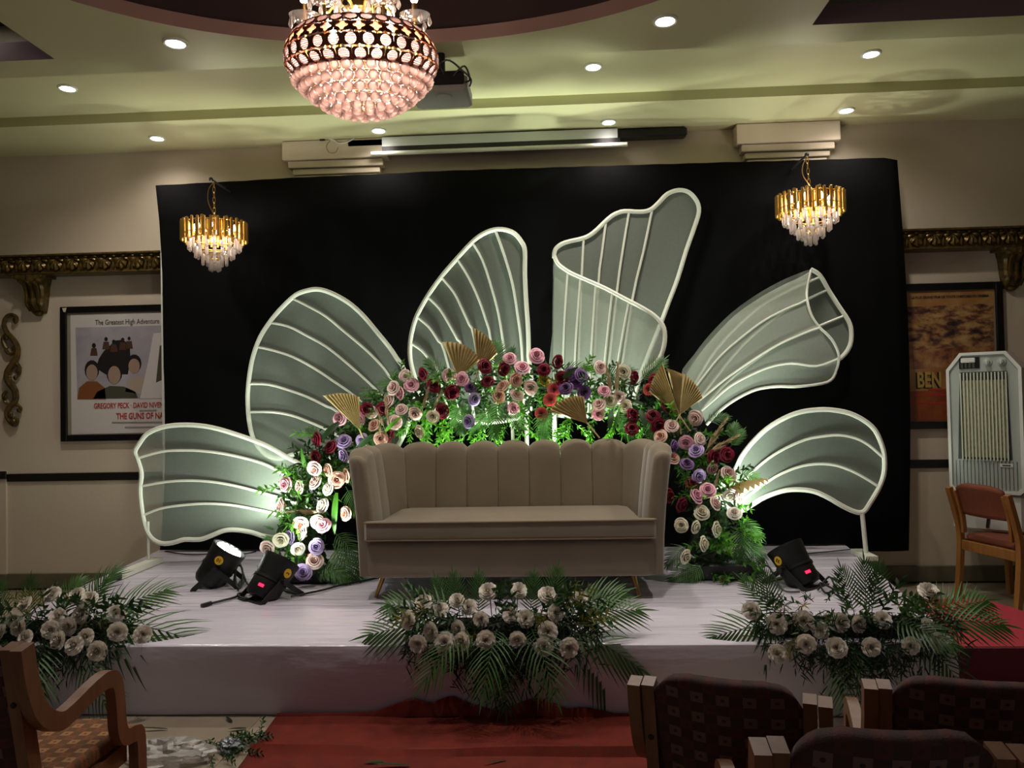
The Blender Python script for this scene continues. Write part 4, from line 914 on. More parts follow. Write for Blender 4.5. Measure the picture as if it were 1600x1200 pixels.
# bulged band with medallions
bp = [(.245, zat(60)), (.266, zat(69)), (.286, zat(82)), (.294, zat(97)), (.286, zat(111)), (.262, zat(123))]
bp = [(p.x, p.y) for p in spline([Vector((r, z, 0)) for r, z in bp], False, 3)]
def bandpt(v, a):
    k = v*(len(bp)-1); i = min(int(k), len(bp)-2); f = k-i; r = bp[i][0]*(1-f)+bp[i+1][0]*f; z = bp[i][1]*(1-f)+bp[i+1][1]*f
    dr = bp[i+1][0]-bp[i][0]; dz = bp[i+1][1]-bp[i][1]; n = Vector((-dz*cos(a), -dz*sin(a), dr)).normalized()
    return Vector((r*cos(a), r*sin(a), z)), n
NB = 30; HC = .0215
def cell_mesh(rf, w):      # pierced copper plate round one opening
    b = MB(); n = 24; out = []
    for k in range(n):
        a = 2*pi*k/n; c_, s_ = cos(a), sin(a); q = min(w/max(abs(c_), 1e-6), HC/max(abs(s_), 1e-6)); out.append((q*c_, q*s_, 0))
    inn = [(rf(2*pi*k/n)*cos(2*pi*k/n), rf(2*pi*k/n)*sin(2*pi*k/n), .003) for k in range(n)]
    b.add(out+inn+[(x, y, -.004) for x, y, z in inn], [(o*n+k, o*n+(k+1) % n, o*n+n+(k+1) % n, o*n+n+k) for o in (0, 1) for k in range(n)])
    return b.mesh('rim', M['copper'], False)
cf = lambda a: .0198
qf = lambda a: .0182+.0042*cos(4*a)
med_rim = [cell_mesh(cf, w) for w in (.0275, .0308, .0285)]; quad_rim = cell_mesh(qf, .0302)
b = MB().lathe([(.0005, .002), (.012, .001), (.0198, 0)], 14, cap=(False, False))
for y in (-.0135, -.0075, 0, .0075, .0135):
    w_ = math.sqrt(.018**2-y*y); b.tube([(-w_, y, .003), (w_, y, .003)], .0024, 5)
med_me = b.mesh('crystal_medallion', crystal_mat('crystal_pink', 'ffece6', .35, .6))
b = MB(); b.add([(0, 0, .006)]+[(qf(2*pi*k/24)*cos(2*pi*k/24), qf(2*pi*k/24)*sin(2*pi*k/24), 0) for k in range(24)], [(0, 1+k, 1+(k+1) % 24) for k in range(24)])
quad_me = b.mesh('amber_quatrefoil', M['amber'])
for row, v in enumerate((.13, .38, .63, .88)):
    for k in range(NB):
        p, nrm = bandpt(v, 2*pi*(k+.5*(row % 2))/NB); mw = frame_to(p, (0, 0, 1), nrm); t_ = (nrm.cross(Vector((0, 0, 1)).cross(nrm))).normalized()
        x_ = t_.cross(nrm).normalized(); mw = Matrix.Translation(p) @ Matrix((x_, t_, nrm)).transposed().to_4x4()
        if row == 1: link('amber_quatrefoil', quad_me, CH, mw=mw); link('quatrefoil_rim', quad_rim, CH, mw=mw)
        else: link('crystal_medallion', med_me, CH, mw=mw); link('medallion_rim', med_rim[(0, 0, 1, 2)[row]], CH, mw=mw)
b = MB()
for v, rr in ((0, .005), (1, .005)): b.tube([bandpt(v, 2*pi*k/60)[0] for k in range(60)], rr, 6, closed=True)
b.build('band_hoop', M['copper'], CH)
ball_me = MB().ball((0, 0, 0), .0215, 12, 8).mesh('crystal_ball', M['crystal_warm'])
rows = [(.256, 128), (.228, 140), (.193, 152), (.153, 162.5), (.110, 170.5), (.068, 175), (.026, 178)]
b = MB()
for r, py in rows:
    z = zat(py); n = max(3, int(2*pi*r/.0435))
    b.tube([((r-.012)*cos(2*pi*k/24), (r-.012)*sin(2*pi*k/24), z+.02) for k in range(24)], .003, 4, closed=True)
    for k in range(n):
        a = 2*pi*(k+.5*(py % 2))/n; link('crystal_ball', ball_me, CH, (r*cos(a), r*sin(a), z))
b.build('ring', M['gold'], CH)
# stem, arms, cups, candles, bulbs, drops
ztop = 3.62-cc.z
b = MB(); b.lathe([(.012, ztop), (.012, .42), (.03, .40), (.016, .36), (.016, .30), (.045, .275), (.05, .25), (.02, .22), (.018, .15), (.04, .12), (.03, .05), (.015, 0)], 14); b.build('stem', M['gold'], CH)
MB().lathe([(.07, ztop), (.06, ztop-.03), (.015, ztop-.05)], 16).build('ceiling_canopy', M['gold'], CH)
zc = on_y(481, 40, CY-.02).z-cc.z
cup_b = MB(); nf = 28
def cupfn(u, v):
    a = 2*pi*u; r = .012+.045*sin(v*pi/2); r *= 1+(.05*v if int(round(u*56)) % 2 else 0); return (r*cos(a), r*sin(a), .03*(1-cos(v*pi/2)))
cup_me = cup_b.grid(cupfn, 56, 5).mesh('glass_cup', M['glass'], fix=False)
drop_me = MB().lathe([(.0005, -.045), (.008, -.036), (.010, -.028), (.006, -.014), (.001, 0)], 8).mesh('crystal_drop', M['glass'])
for k in range(6):
    a = 2*pi*k/6+.12; R = .212; ca, sa = cos(a), sin(a)
    arm = spline([(.03*ca, .03*sa, .23), (.07*ca, .07*sa, .27), (.12*ca, .12*sa, .24), (.14*ca, .14*sa, .12), (.17*ca, .17*sa, .06), (R*ca, R*sa, .07), (R*ca, R*sa, zc)], False, 4)
    MB().tube(arm, .0065, 6).build('arm', M['gold'], CH)
    c = link('glass_cup', cup_me, CH, (R*ca, R*sa, zc))
    for j in range(6): q = 2*pi*j/6; link('crystal_drop', drop_me, c, (.056*cos(q), .056*sin(q), .026))
    cn = MB().tube([(R*ca, R*sa, zc+.005), (R*ca, R*sa, zc+.07)], .010, 8).build('candle', M['brass'], CH)
    candle_bulb(cn, (R*ca, R*sa, zc+.07), 1.1)
    a2 = a+pi/6; r2 = .135; z2 = on_y(507, 44, CY-.1).z-cc.z
    cn = MB().tube([(r2*cos(a2), r2*sin(a2), z2-.1), (r2*cos(a2), r2*sin(a2), z2)], .009, 8).build('candle', M['brass'], CH); candle_bulb(cn, (r2*cos(a2), r2*sin(a2), z2), 1.25)
    tb = spline([(.06*cos(a2), .06*sin(a2), .04), (.062*cos(a2), .062*sin(a2), .2), (.04*cos(a2), .04*sin(a2), .235), (.02*cos(a2), .02*sin(a2), .22)], False, 4); MB().tube(tb, .008, 6).build('glass_tube', M['glass'], CH)
c = link('glass_cup', cup_me, CH, (0, -.05, on_y(572, 30, CY-.05).z-cc.z)); 
for k in range(6):
    a = 2*pi*k/6; lamp('candle_glow', 'POINT', (.15*cos(a), .15*sin(a), .09), P_CHAND/6, (1, .84, .75), CH, size=.03)
lamp('candle_glow', 'POINT', (0, 0, .02), P_CHAND/5, (1, .84, .75), CH, size=.05)

# ------------------------------------------------------------------ projector and screen
pj = on_y(690, 143, 4.0); PJ = thing('ceiling_projector', 'dark projector with looping cables hanging from the ceiling behind the large chandelier', 'projector', pj)
MB().box((-.15, -.13, -.045), (.15, .13, .035), bev=.012).build('body', M['projector'], PJ, smooth=False)
MB().box((-.148, -.14, -.02), (.135, -.125, .05), bev=.005).build('connector_panel', M['black'], PJ, smooth=False)
MB().tube([(0, 0, .03), (0, 0, Z_D-pj.z)], .022, 10).build('ceiling_pole', M['black'], PJ)
MB().lathe([(.045, -.05), (.04, -.056), (.012, -.057)], 14, Matrix.Translation((.02, -.05, .003))).build('foot', M['projector'], PJ)
for pts in ([(-.05, -.14, .03), (.05, -.17, .09), (.13, -.15, .04), (.17, -.14, 0), (.16, -.1, -.02)], [(-.02, -.14, .04), (-.03, -.16, .12), (-.03, -.08, .2), (-.02, 0, .3)], [(.03, -.14, .03), (.0, -.15, .1), (-.04, -.05, .2), (0, 0, .28)], [(.08, -.14, .02), (.14, -.16, .06), (.165, -.14, .0), (.14, -.13, -.01)]):
    MB().tube(spline(pts, False, 5), .005, 6).build('cable', M['cable'], PJ)
YS = 5.97; a, c = on_y(597, 232, YS), on_y(965, 212, YS); sl = on_y(540, 226, YS); sr = on_y(1075, 201, YS)
SC = thing('projection_screen', 'rolled projection screen with a white bottom bar, under the ceiling soffit', 'screen', (a.x/2+c.x/2, YS, Z_A-.05))
MB().box((sl.x, YS+.03, Z_A-.075), (sr.x, YS+.13, Z_A-.004), bev=.012).build('case', M['black'], SC, world=True, smooth=False)
zb = (a.z+c.z)/2
MB().box((a.x, YS-.002, zb), (c.x, YS+.002, Z_A-.012)).build('sheet', M['flat_white'], SC, world=True, smooth=False)
MB().box((a.x, YS-.002, zb-.045), (c.x+.02, YS+.002, zb-.001)).build('border', M['black'], SC, world=True, smooth=False, label='black border of the sheet')
e, g = on_y(580, 233, YS), on_y(980, 219, YS)
MB().tube([(e.x, YS, zb-.055), (g.x, YS, zb-.055)], .017, 10).build('bottom_bar', M['white'], SC, world=True)
WC = thing('wall_cable', 'white cable dangling above the left pilaster, under the ceiling soffit', 'cable', on_y(500, 218, 6.0))
MB().tube(spline([on_y(x, y, 6.0) for x, y in ((488,217),(505,216),(520,218),(530,224),(545,221),(556,213))], False, 5), .006, 6).build('cord', M['white'], WC, world=True)
MB().tube(spline([on_y(x, y, 6.0) for x, y in ((516,220),(510,228),(514,238),(524,238),(528,230))], False, 5), .003, 5).build('thin_wire', M['brass'], WC, world=True)
MB().box((-.02, -.012, -.012), (.02, .012, .012)).build('clip', M['black'], WC, loc=(.02, 0, 0), smooth=False)

# ------------------------------------------------------------------ framed posters
def poster_frame(name, label, x0, x1, z0, z1, fw, mount):
    t = thing(name, label, 'poster', ((x0+x1)/2, WALL_Y, z0)); y0, y1 = WALL_Y-.035, WALL_Y-.002
    for lo, hi in (((x0, y0, z0), (x0+fw, y1, z1)), ((x1-fw, y0, z0), (x1, y1, z1)), ((x0+fw, y0, z0), (x1-fw, y1, z0+fw)), ((x0+fw, y0, z1-fw), (x1-fw, y1, z1))):
        MB().box(lo, hi, bev=.004).build('frame_bar', M['frame'], t, world=True, smooth=False)
    MB().box((x0+fw, WALL_Y-.016, z0+fw), (x1-fw, WALL_Y-.004, z1-fw)).build('mount', M['mountboard'], t, world=True, smooth=False)
    return t
PY = WALL_Y-.0165
def wp(px, py): p = on_y(px, py, PY); return p.x, p.z
x0, z1 = wp(95, 480); _, z0 = wp(98, 690)
PL_ = poster_frame('framed_poster', 'white film poster in a black frame, half hidden by the black cloth', x0, -2.62, z0, z1, .052, M['mountboard'])
b0 = PL_.location
def flat(poly_px, m, name, d, t, lab=None):
    pts = [Vector((*wp(x, y), 0)) for x, y in poly_px]; yy = PY-d
    b = MB(); n = len(pts); vs = [(p.x, yy, p.y) for p in pts]+[(p.x, yy+.0004, p.y) for p in pts]
    b.add(vs, [tuple(range(n)), tuple(range(2*n-1, n-1, -1))]+[(i, n+i, n+(i+1) % n, (i+1) % n) for i in range(n)]); return b.build(name, m, t, world=True, smooth=False, label=lab)
flat([(110, 492), (400, 482), (400, 672), (112, 679)], M['paper'], 'sheet', .001, PL_)
sky = print_mat('print_sky', [(.3, '8f8a94'), (.7, 'a9a3a8')], 4)
PIC = flat([(118, 512), (264, 508), (264, 622), (121, 624)], sky, 'picture', .0018, PL_)
inkd, inkb, inko, inkg, inks, inkw = [mat('print_'+k, v, .4) for k, v in (('dark', '1f1b1d'), ('brown', '4b3428'), ('rust', '7a4a2a'), ('green', '464636'), ('skin', '9c8270'), ('pale', 'a89a8a'))]
def oval_px(cx, cy, rx, ry, n=14): return [(cx+rx*cos(2*pi*k/n), cy+ry*sin(2*pi*k/n)) for k in range(n)]
# a plain group of featureless figures stands in for the printed scene
flat([(150,575),(155,560),(163,548),(172,540),(180,532),(192,531),(203,538),(204,560),(200,585),(165,585)], inkd, 'picture_patch', .0024, PIC)
for x, y, r in ((147, 540, 4), (166, 530, 3.4), (178, 534, 3.4), (192, 531, 3.4), (202, 529, 3)): 
    flat([(x-6, y+16), (x-4, y+4), (x+4, y+4), (x+6, y+16)], inkb, 'picture_patch', .0026, PIC); flat(oval_px(x, y, r*.8, r), inkd, 'picture_patch', .003, PIC)
for sh, hd, ms in (([(121,624),(124,606),(136,596),(152,596),(164,606),(166,624)], (144, 580, 10, 14), inko), ([(196,612),(200,592),(212,588),(226,590),(230,606),(222,616)], (210, 570, 10, 13), inkw), ([(146,623),(152,612),(172,603),(194,604),(212,612),(216,622)], (179, 584, 11, 16), inkg)):
    flat(sh, ms, 'picture_patch', .0032, PIC); cx, cy, rx, ry = hd
    flat(oval_px(cx, cy-2, rx*1.15, ry*1.1), inkd, 'picture_patch', .0036, PIC); flat(oval_px(cx, cy+2, rx*.9, ry*.9), inks, 'picture_patch', .004, PIC)
flat([(240,521),(262,519),(262,622),(219,623),(232,565)], M['paper'], 'picture_patch', .0034, PIC)
flat([(250,540),(262,538),(262,590),(244,598)], inkg, 'picture_patch', .0038, PIC)
def ptext(s, px, py, size, m, sx, t, d=.003, bold=0, ry=0):
    x, z = wp(px, py); return text(s, size, Vector((x, PY-d, z))-t.location, m, t, sx=sx, bold=bold)
ptext('The Greatest High Adventure', 149, 508, .062, M['dark_ink'], .72, PL_)
ptext('GREGORY PECK \u00b7 DAVID NIVEN \u00b7', 147, 638.5, .062, M['red_ink'], .66, PL_, bold=.001)
ptext('THE GUNS OF NAVA', 182, 655, .070, M['red_ink'], .70, PL_, bold=.0015)
for x0_, x1_, y in ((175, 256, 660.5), (195, 252, 668), (218, 245, 642)): flat([(x0_, y-1.4), (x1_, y-2), (x1_, y+.6), (x0_, y+1.2)], M['grey_ink'], 'small_print', .0026, PL_)
flat([(100, 482), (107, 481.5), (105, 488), (102, 488)], M['wall'], 'corner_pad', .024, PL_)
x1, z1r = wp(1565, 440); _, z0r = wp(1565, 668)
PR_ = poster_frame('framed_poster', 'ochre and brown film poster in a black frame behind the air cooler', 2.58, x1, z0r, z1r, .055, M['mountboard'])
flat([(1408, 457), (1553, 452), (1554, 655), (1410, 659)], print_mat('print_ochre', [(.25, '6a3a20'), (.45, '9a6a3c'), (.7, 'b39358')], 3.2), 'sheet', .001, PR_)
flat([(1410, 480), (1552, 474), (1553, 540), (1411, 548)], print_mat('print_scene', [(.36, '2a2226'), (.45, '6a4430'), (.55, 'a07a4c'), (.68, 'b8985e')], 9, (1, 1, 2)), 'picture', .0018, PR_)
flat([(1411, 548), (1553, 540), (1553, 572), (1411, 578)], print_mat('print_fight', [(.35, '5a3428'), (.5, '96623e'), (.65, 'a8854e')], 12), 'picture', .0018, PR_)
flat([(1412, 612), (1553, 606), (1554, 655), (1412, 659)], print_mat('print_orange', [(.4, '7a3a1a'), (.6, '8f4c20')], 6), 'picture', .0018, PR_)
ptext("LE PLUS GRAND FILM DE TOUTE L'HISTOIRE DU CINEMA", 1424, 467, .026, M['dark_ink'], .88, PR_, bold=.0006)
ptext('BEN', 1430, 606, .165, inkd, .62, PR_, .0026, .006); ptext('BEN', 1432.5, 605, .165, M['tan_ink'], .62, PR_, .0045, .004)
for xa_, xb_, y in ((1450, 1490, 609), (1427, 1480, 617), (1420, 1490, 630)): flat([(xa_, y-1.3), (xb_, y-1.8), (xb_, y+1), (xa_, y+1.4)], M['red_ink'], 'small_print', .0026, PR_)

# ------------------------------------------------------------------ carved shelves and ornament
shell_b = MB()
def shellfn(u, v):
    a = (u-.5)*3.0; r = .058*v*(1+.06*cos(a*9)); return (r*sin(a)*1.05, -.03*sin(v*pi*.75)*(.75+.25*cos(a*9)), .042-r*cos(a)*1.5)
shell_b.grid(shellfn, 26, 6); SHELL = shell_b.mesh('shell_ornament', M['carve_hi'], fix=False)
DART = MB().lathe([(.001, -.05), (.012, -.03), (.008, .02), (.012, .045), (.002, .055)], 8).mesh('dart_ornament', M['carve'])
BEAD = MB().ball((0, 0, 0), .013, 8, 6, (1.2, 1, .8)).mesh('bead', M['carve_hi'])
def corbel(t, x, zt):
    prof = spline([(0, -.16, zt), (0, -.155, zt-.05), (0, -.11, zt-.08), (0, -.085, zt-.16), (0, -.09, zt-.22), (0, -.05, zt-.27), (0, -.02, zt-.30)], False, 4); b = MB(); vs = []
    wd = lambda k: .105-.05*k/len(prof)
    for k, p in enumerate(prof):
        for j in range(9): u = j/8*2-1; vs.append((x+u*wd(k)*(1.35 if k < 3 else 1), WALL_Y+p.y+.02*u*u-.008*cos(u*9), p.z))
    n = len(prof); b.add(vs, [(k*9+j, k*9+j+1, k*9+9+j+1, k*9+9+j) for k in range(n-1) for j in range(8)])
    b.add([(x+s*wd(k), WALL_Y-.001 if e else WALL_Y+prof[k].y+.02, prof[k].z) for s in (-1, 1) for k in range(n) for e in (0, 1)], [(2*(o*n+k), 2*(o*n+k)+1, 2*(o*n+k)+3, 2*(o*n+k)+2) for o in (0, 1) for k in range(n-1)])
    b.box((x-.14, WALL_Y-.15, zt-.02), (x+.14, WALL_Y, zt))
    c = b.build('corbel', M['carve'], t, world=True, fix=False)
    for s in (-1, 0, 1): MB().tube([(x+s*.05, WALL_Y+p.y-.012, p.z) for p in prof[4:-3]], [.016-.009*k/len(prof) for k in range(len(prof)-7)], 6).build('leaf_scroll', M['carve_hi'], t, world=True)
    MB().ball((x, WALL_Y-.02, zt-.295), .035, 10, 6, (1.1, 1, .8)).build('leaf_scroll', M['carve_hi'], t, world=True)
def carved_shelf(label, xa, xb, zt, zb, xs):
    t = thing('carved_shelf', label, 'shelf', ((xa+xb)/2, WALL_Y, zb)); D = .17
    MB().box((xa, WALL_Y-D, zt-.018), (xb, WALL_Y, zt), bev=.005).build('top_board', M['carve'], t, world=True, smooth=False)
    MB().box((xa, WALL_Y-D+.03, zb+.012), (xb, WALL_Y, zt-.019)).build('frieze', M['carve'], t, world=True, smooth=False)
    MB().box((xa, WALL_Y-D+.012, zb), (xb, WALL_Y, zb+.0115), bev=.004).build('lower_board', M['carve'], t, world=True, smooth=False)
    n = int((xb-xa)/.135)
    for k in range(n):
        x = xa+.07+k*.135; z = zb+(zt-zb)*.47; link('shell_ornament', SHELL, t, Vector((x, WALL_Y-D+.028, z))-t.location); link('dart_ornament', DART, t, Vector((x+.0675, WALL_Y-D+.024, z-.005))-t.location)
    n = int((xb-xa)/.078)
    for k in range(n): link('bead', BEAD, t, Vector((xa+.03+k*.078, WALL_Y-D+.012, zt-.034))-t.location)
    for x in xs: corbel(t, x, zb-.001)
zt, zb = on_y(20, 398, WALL_Y-.17).z, on_y(20, 430, WALL_Y-.15).z
carved_shelf('long carved dark gilt shelf with shell ornaments on the left wall, above the white poster', -5.4, -2.75, zt, zb, [on_y(50, 440, WALL_Y-.1).x, -5.3])
carved_shelf('long carved dark gilt shelf with shell ornaments on the right wall, above the brown poster', 2.45, 4.9, on_y(1595, 352, WALL_Y-.17).z, on_y(1595, 385, WALL_Y-.15).z, [on_y(1588, 400, WALL_Y-.1).x])
SO = thing('scroll_ornament', 'carved scrolling acanthus wall ornament at the far left, under the shelf end', 'wall ornament', on_y(18, 668, WALL_Y-.03))
def sp(pts, r0, r1, nm='scroll_stem'):
    P = spline([on_y(x, y, WALL_Y-.028) for x, y in pts], False, 4); n = len(P); MB().tube(P, [r0+(r1-r0)*k/(n-1) for k in range(n)], 7).build(nm, M['carve'], SO, world=True)
sp([(23,505),(27,500),(24,494),(15,492),(8,499),(7,510),(12,521),(21,531),(27,542),(27,556),(20,568),(13,580),(12,592),(18,602)], .012, .030)
sp([(10,545),(6,538),(4,529),(9,523),(15,527)], .018, .012); sp([(18,602),(24,612),(24,626),(15,636),(11,648),(17,660),(24,664),(27,657),(22,652)], .028, .014)
sp([(9,546),(14,553),(21,551),(22,543)], .016, .01); sp([(26,568),(31,575),(30,585),(24,590)], .017, .010); sp([(10,612),(5,618),(8,628),(15,632)], .016, .010); sp([(26,632),(33,638),(31,645)], .014, .008); sp([(12,582),(7,590),(11,600)], .014, .009)
for x, y, r in ((24,500,.022),(9,527,.02),(21,545,.018),(28,580,.02),(24,590,.018),(8,622,.02),(29,641,.016),(21,660,.03),(16,648,.026),(26,553,.022),(14,590,.022)): MB().ball(on_y(x, y, WALL_Y-.03), r, 9, 6, (1, .8, 1.2)).build('acanthus_leaf', M['carve_hi'], SO, world=True)

# ------------------------------------------------------------------ side chairs and air cooler on the right
def side_chair(label, loc, rz):
    t = thing('side_chair', label, 'chair', loc, rz, group='plain wooden chairs carrying the air cooler'); W = .245
    for s in (-1, 1):
        MB().strap(spline([(s*W, -.03, 0.001), (s*W, .0, .25), (s*W, .01, .45), (s*W, -.02, .6), (s*W, -.075, .785)], False, 4), .038, .034, (1, 0, 0)).build('back_post', M['wood'], t, smooth=False)
        MB().strap(spline([(s*(W-.045), .0, .47), (s*(W-.045), -.012, .6), (s*(W-.045), -.06, .77)], False, 4), .022, .03, (1, 0, 0)).build('inner_post', M['wood'], t, smooth=False)
        MB().strap([(s*W, .42, .001), (s*W, .40, .42)], .036, .036, (1, 0, 0)).build('front_leg', M['wood'], t, smooth=False)
        MB().box((s*W-.012, .03, .355), (s*W+.012, .385, .415)).build('side_rail', M['wood'], t, smooth=False)
    MB().box((-W+.02, -.005, .345), (W-.02, .018, .415), bev=.004).build('rear_rail', M['wood'], t, smooth=False)
    MB().box((-W+.02, .388, .345), (W-.02, .412, .415), bev=.004).build('front_rail', M['wood'], t, smooth=False)
    soft_slab(rrect(-W+.025, .015, W-.025, .44, .04, .04, 4), .416, .458, .018).build('seat', M['brown_fab'], t)
    def bk(u, v):
        uu = u*2-1; z = .605+.22*v; hx = (W-.055)*(1-.0*v); top = .03*(abs(uu)**4)*v
        return (hx*uu, .0-.03*v**1.3-.045*v*v*.6-.03*(1-uu*uu), z-top)
    o = MB().grid(bk, 14, 8).build('backrest', M['brown_fab'], t); m_ = o.modifiers.new('s', 'SOLIDIFY'); m_.thickness = .03; m_.offset = 0
    return t
fw = Vector((.963, .27, 0)); rz1 = math.atan2(fw.y, fw.x)-pi/2
side_chair('plain wooden chair with brown back pad, its back to the stage, propping the air cooler', (2.93, 5.40, 0), rz1)
p2 = Vector((2.93, 5.40, 0))+fw*1.12; side_chair('plain wooden chair beyond the air cooler, mostly out of view at the right', (p2.x, p2.y, 0), rz1+pi)
ACd = Vector((-.62, -.785, 0)).normalized(); AC = thing('air_cooler', 'tall grey and white air cooler standing on a wooden chair by the right wall', 'air cooler', (3.15, 5.745, .46), math.atan2(ACd.y, ACd.x)+pi/2)
W, D, H0, H1 = .232, .15, .275, 1.28
def octo(w_, z0, z1, ch, c2=.03): return [(-w_+c2, z0), (w_-c2, z0), (w_, z0+c2), (w_, z1-ch), (w_-ch*.75, z1), (-w_+ch*.75, z1), (-w_, z1-ch), (-w_, z0+c2)]
def zprism(poly, y0, y1): 
    n = len(poly); b = MB(); return b.add([(x, y0, z) for x, z in poly]+[(x, y1, z) for x, z in poly], [tuple(range(n)), tuple(range(2*n-1, n-1, -1))]+[(i, n+i, n+(i+1) % n, (i+1) % n) for i in range(n)])
zprism(octo(W, H0+.0, H1, .12), -D+.03, D).build('body', M['cool_body'], AC, smooth=False)
MB().box((-W+.012, -D+.02, .002), (W-.012, D, H0-.002), bev=.02).build('water_tank', M['cool_white'], AC, smooth=False)
MB().box((-.009, -D+.012, .03), (.009, -D+.024, .14), Matrix.Translation((0, 0, .08)) @ Matrix.Rotation(.12, 4, 'Y') @ Matrix.Translation((0, 0, -.08))).build('level_slot', M['black'], AC, smooth=False)
b = MB(); o8 = octo(W, H0, H1, .12); i8 = octo(W-.02, H0+.02, H1-.02, .11)
b.add([(x, -D, z) for x, z in o8]+[(x, -D, z) for x, z in i8]+[(x, -D+.03, z) for x, z in o8]+[(x, -D+.02, z) for x, z in i8], [(i, (i+1) % 8, 8+(i+1) % 8, 8+i) for i in range(8)]+[(i, 16+i, 16+(i+1) % 8, (i+1) % 8) for i in range(8)]+[(8+i, 8+(i+1) % 8, 24+(i+1) % 8, 24+i) for i in range(8)])
b.build('front_frame', M['cool_white'], AC, smooth=False)
zprism(octo(W-.02, H0+.02, H1-.02, .11), -D+.012, -D+.02).build('front_panel', M['cool_grey'], AC, smooth=False)
gz0, gz1 = H0+.24, H1-.20
MB().add([(-W+.06, -D+.0105, gz0), (W-.07, -D+.0105, gz0), (W-.085, -D+.0105, gz1+.06), (-W+.085, -D+.0105, gz1+.06)], [(0, 1, 2, 3)]).build('grille_recess', M['cool_dark'], AC, smooth=False)
MB().box((-W+.10, -D+.0085, gz0+.015), (W-.10, -D+.0095, gz1)).build('honeycomb_pad', M['pad'], AC, smooth=False)
for k in range(14):
    x = -W+.092+k*(2*W-.184)/13; MB().box((x-.005, -D-.004, H0+.03 if False else gz0-.005), (x+.0035, -D+.008, gz1+.055)).build('louvre_slat', M['cool_slat'], AC, smooth=False)
for k in range(17):
    x = -W+.045+k*(2*W-.09)/16; MB().box((x-.0015, -D+.009, H0+.03), (x+.0015, -D+.0118, gz0-.01)).build('lower_rib', M['cool_dark'], AC, smooth=False)
bp_ = MB().box((-W+.085, -D+.004, H1-.115), (-.02, -D+.0118, H1-.035)).build('button_panel', M['black'], AC, smooth=False)
MB().box((-.135, -D-.002, H1-.072), (-.045, -D+.0035, H1-.038), bev=.004).build('display_window', M['cool_white'], bp_, smooth=False)
for k in range(4): MB().box((-.135+k*.024, -D-.002, H1-.11), (-.12+k*.024, -D+.0035, H1-.076)).build('button', M['cool_dark'], bp_, smooth=False)
for x in (.03, .115):
    b = MB(); T = Matrix.Translation((x, -D+.011, H1-.075)) @ Matrix.Rotation(pi/2, 4, 'X'); b.lathe([(.03, 0), (.028, .006), (.018, .008), (.016, .03), (.012, .033)], 18, T); kn = b.build('knob', M['cool_grey'], AC)
    MB().box((x-.003, -D-.026, H1-.09), (x+.003, -D-.021, H1-.06)).build('knob_pointer', M['cool_white'], kn, smooth=False)
np_ = MB().box((.085, -D+.006, H0+.19), (.165, -D+.0118, H0+.215), bev=.002).build('name_plate', M['cool_white'], AC, smooth=False)
MB().box((.10, -D+.0052, H0+.198), (.15, -D+.0058, H0+.207)).build('plate_print', M['dark_ink'], np_, smooth=False)

# ------------------------------------------------------------------ armchairs in front
def set_uv(o, f):
    me = o.data; uv = me.uv_layers.new(name='uv')
    for l in me.loops: uv.data[l.index].uv = f(me.vertices[l.vertex_index].co)
    return o
def armchair():
    t = thing('armchair', '', 'chair', (0, 0, 0), group='checked armchairs facing the stage')
    for s in (-1, 1):
        MB().strap(spline([(s*.195, .03, .001), (s*.195, .0, .30), (s*.195, -.03, .5), (s*.195, -.10, .855)], False, 4), .032, .045, (1, 0, 0)).build('back_post', M['wood_dark'], t, smooth=False)
        arm = [(s*.2295, -.108, .855), (s*.2295, -.09, .76), (s*.2295, -.05, .665), (s*.2295, .02, .612), (s*.2295, .09, .615), (s*.2295, .18, .635), (s*.2295, .25, .642), (s*.2295, .295, .62), (s*.2295, .312, .55), (s*.2295, .32, .47), (s*.2295, .345, .43), (s*.2295, .40, .418), (s*.2295, .43, .385), (s*.2295, .435, .2), (s*.2295, .44, .001)]
        a = MB().strap(spline(arm, False, 4), .032, .05, (1, 0, 0)).build('arm', M['wood_dark'], t, smooth=False)
        for y, z in ((-.068, .70), (-.022, .5)):
            MB().lathe([(.001, .0025), (.007, .002), (.008, 0)], 10, Matrix.Translation((s*.195, y-.026, z)) @ Matrix.Rotation(pi/2, 4, 'X')).build('bolt', M['black'], t)
        MB().box((s*.20-.012, -.0, .33), (s*.20+.012, .40, .385)).build('side_rail', M['wood_dark'], t, smooth=False)
    MB().box((-.18, -.02, .33), (.18, .0, .385)).build('rear_rail', M['wood_dark'], t, smooth=False)
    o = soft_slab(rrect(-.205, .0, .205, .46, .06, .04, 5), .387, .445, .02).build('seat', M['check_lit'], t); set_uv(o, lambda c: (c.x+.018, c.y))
    def bk(u, v):
        uu = u*2-1; r = .085; v2 = v/.55*.8 if v < .55 else .8+.2*(v-.55)/.45; z = .46+.435*v2; q = max(0, (z-(.895-r))/r)
        hx = .178-r*(1-math.sqrt(max(0, 1-min(q, 1)**2))); f = (z-.46)/.435
        return (hx*uu, -.125*f-.045*(1-(hx*uu/.178)**2)+.01, z-.012*(1-f)*uu*uu)
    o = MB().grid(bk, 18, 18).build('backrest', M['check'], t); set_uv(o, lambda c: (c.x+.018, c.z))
    m_ = o.modifiers.new('s', 'SOLIDIFY'); m_.thickness = .035; m_.offset = 0
    return t
ch = armchair(); ch.location = (-1.60, 2.02, 0); ch['label'] = 'wooden armchair with bent arms and checked seat at the far left, near the camera'
def chair_at(xp, yp, deg, lab, sc):
    r = rad(deg); dup(ch, (xp-sin(r)*.1, yp+cos(r)*.1, 0), r, lab).scale = sc
chair_at(.395, 1.85, -18, 'checked-back armchair seen from behind, beside the red floor carpet', (.94, 1, .90))
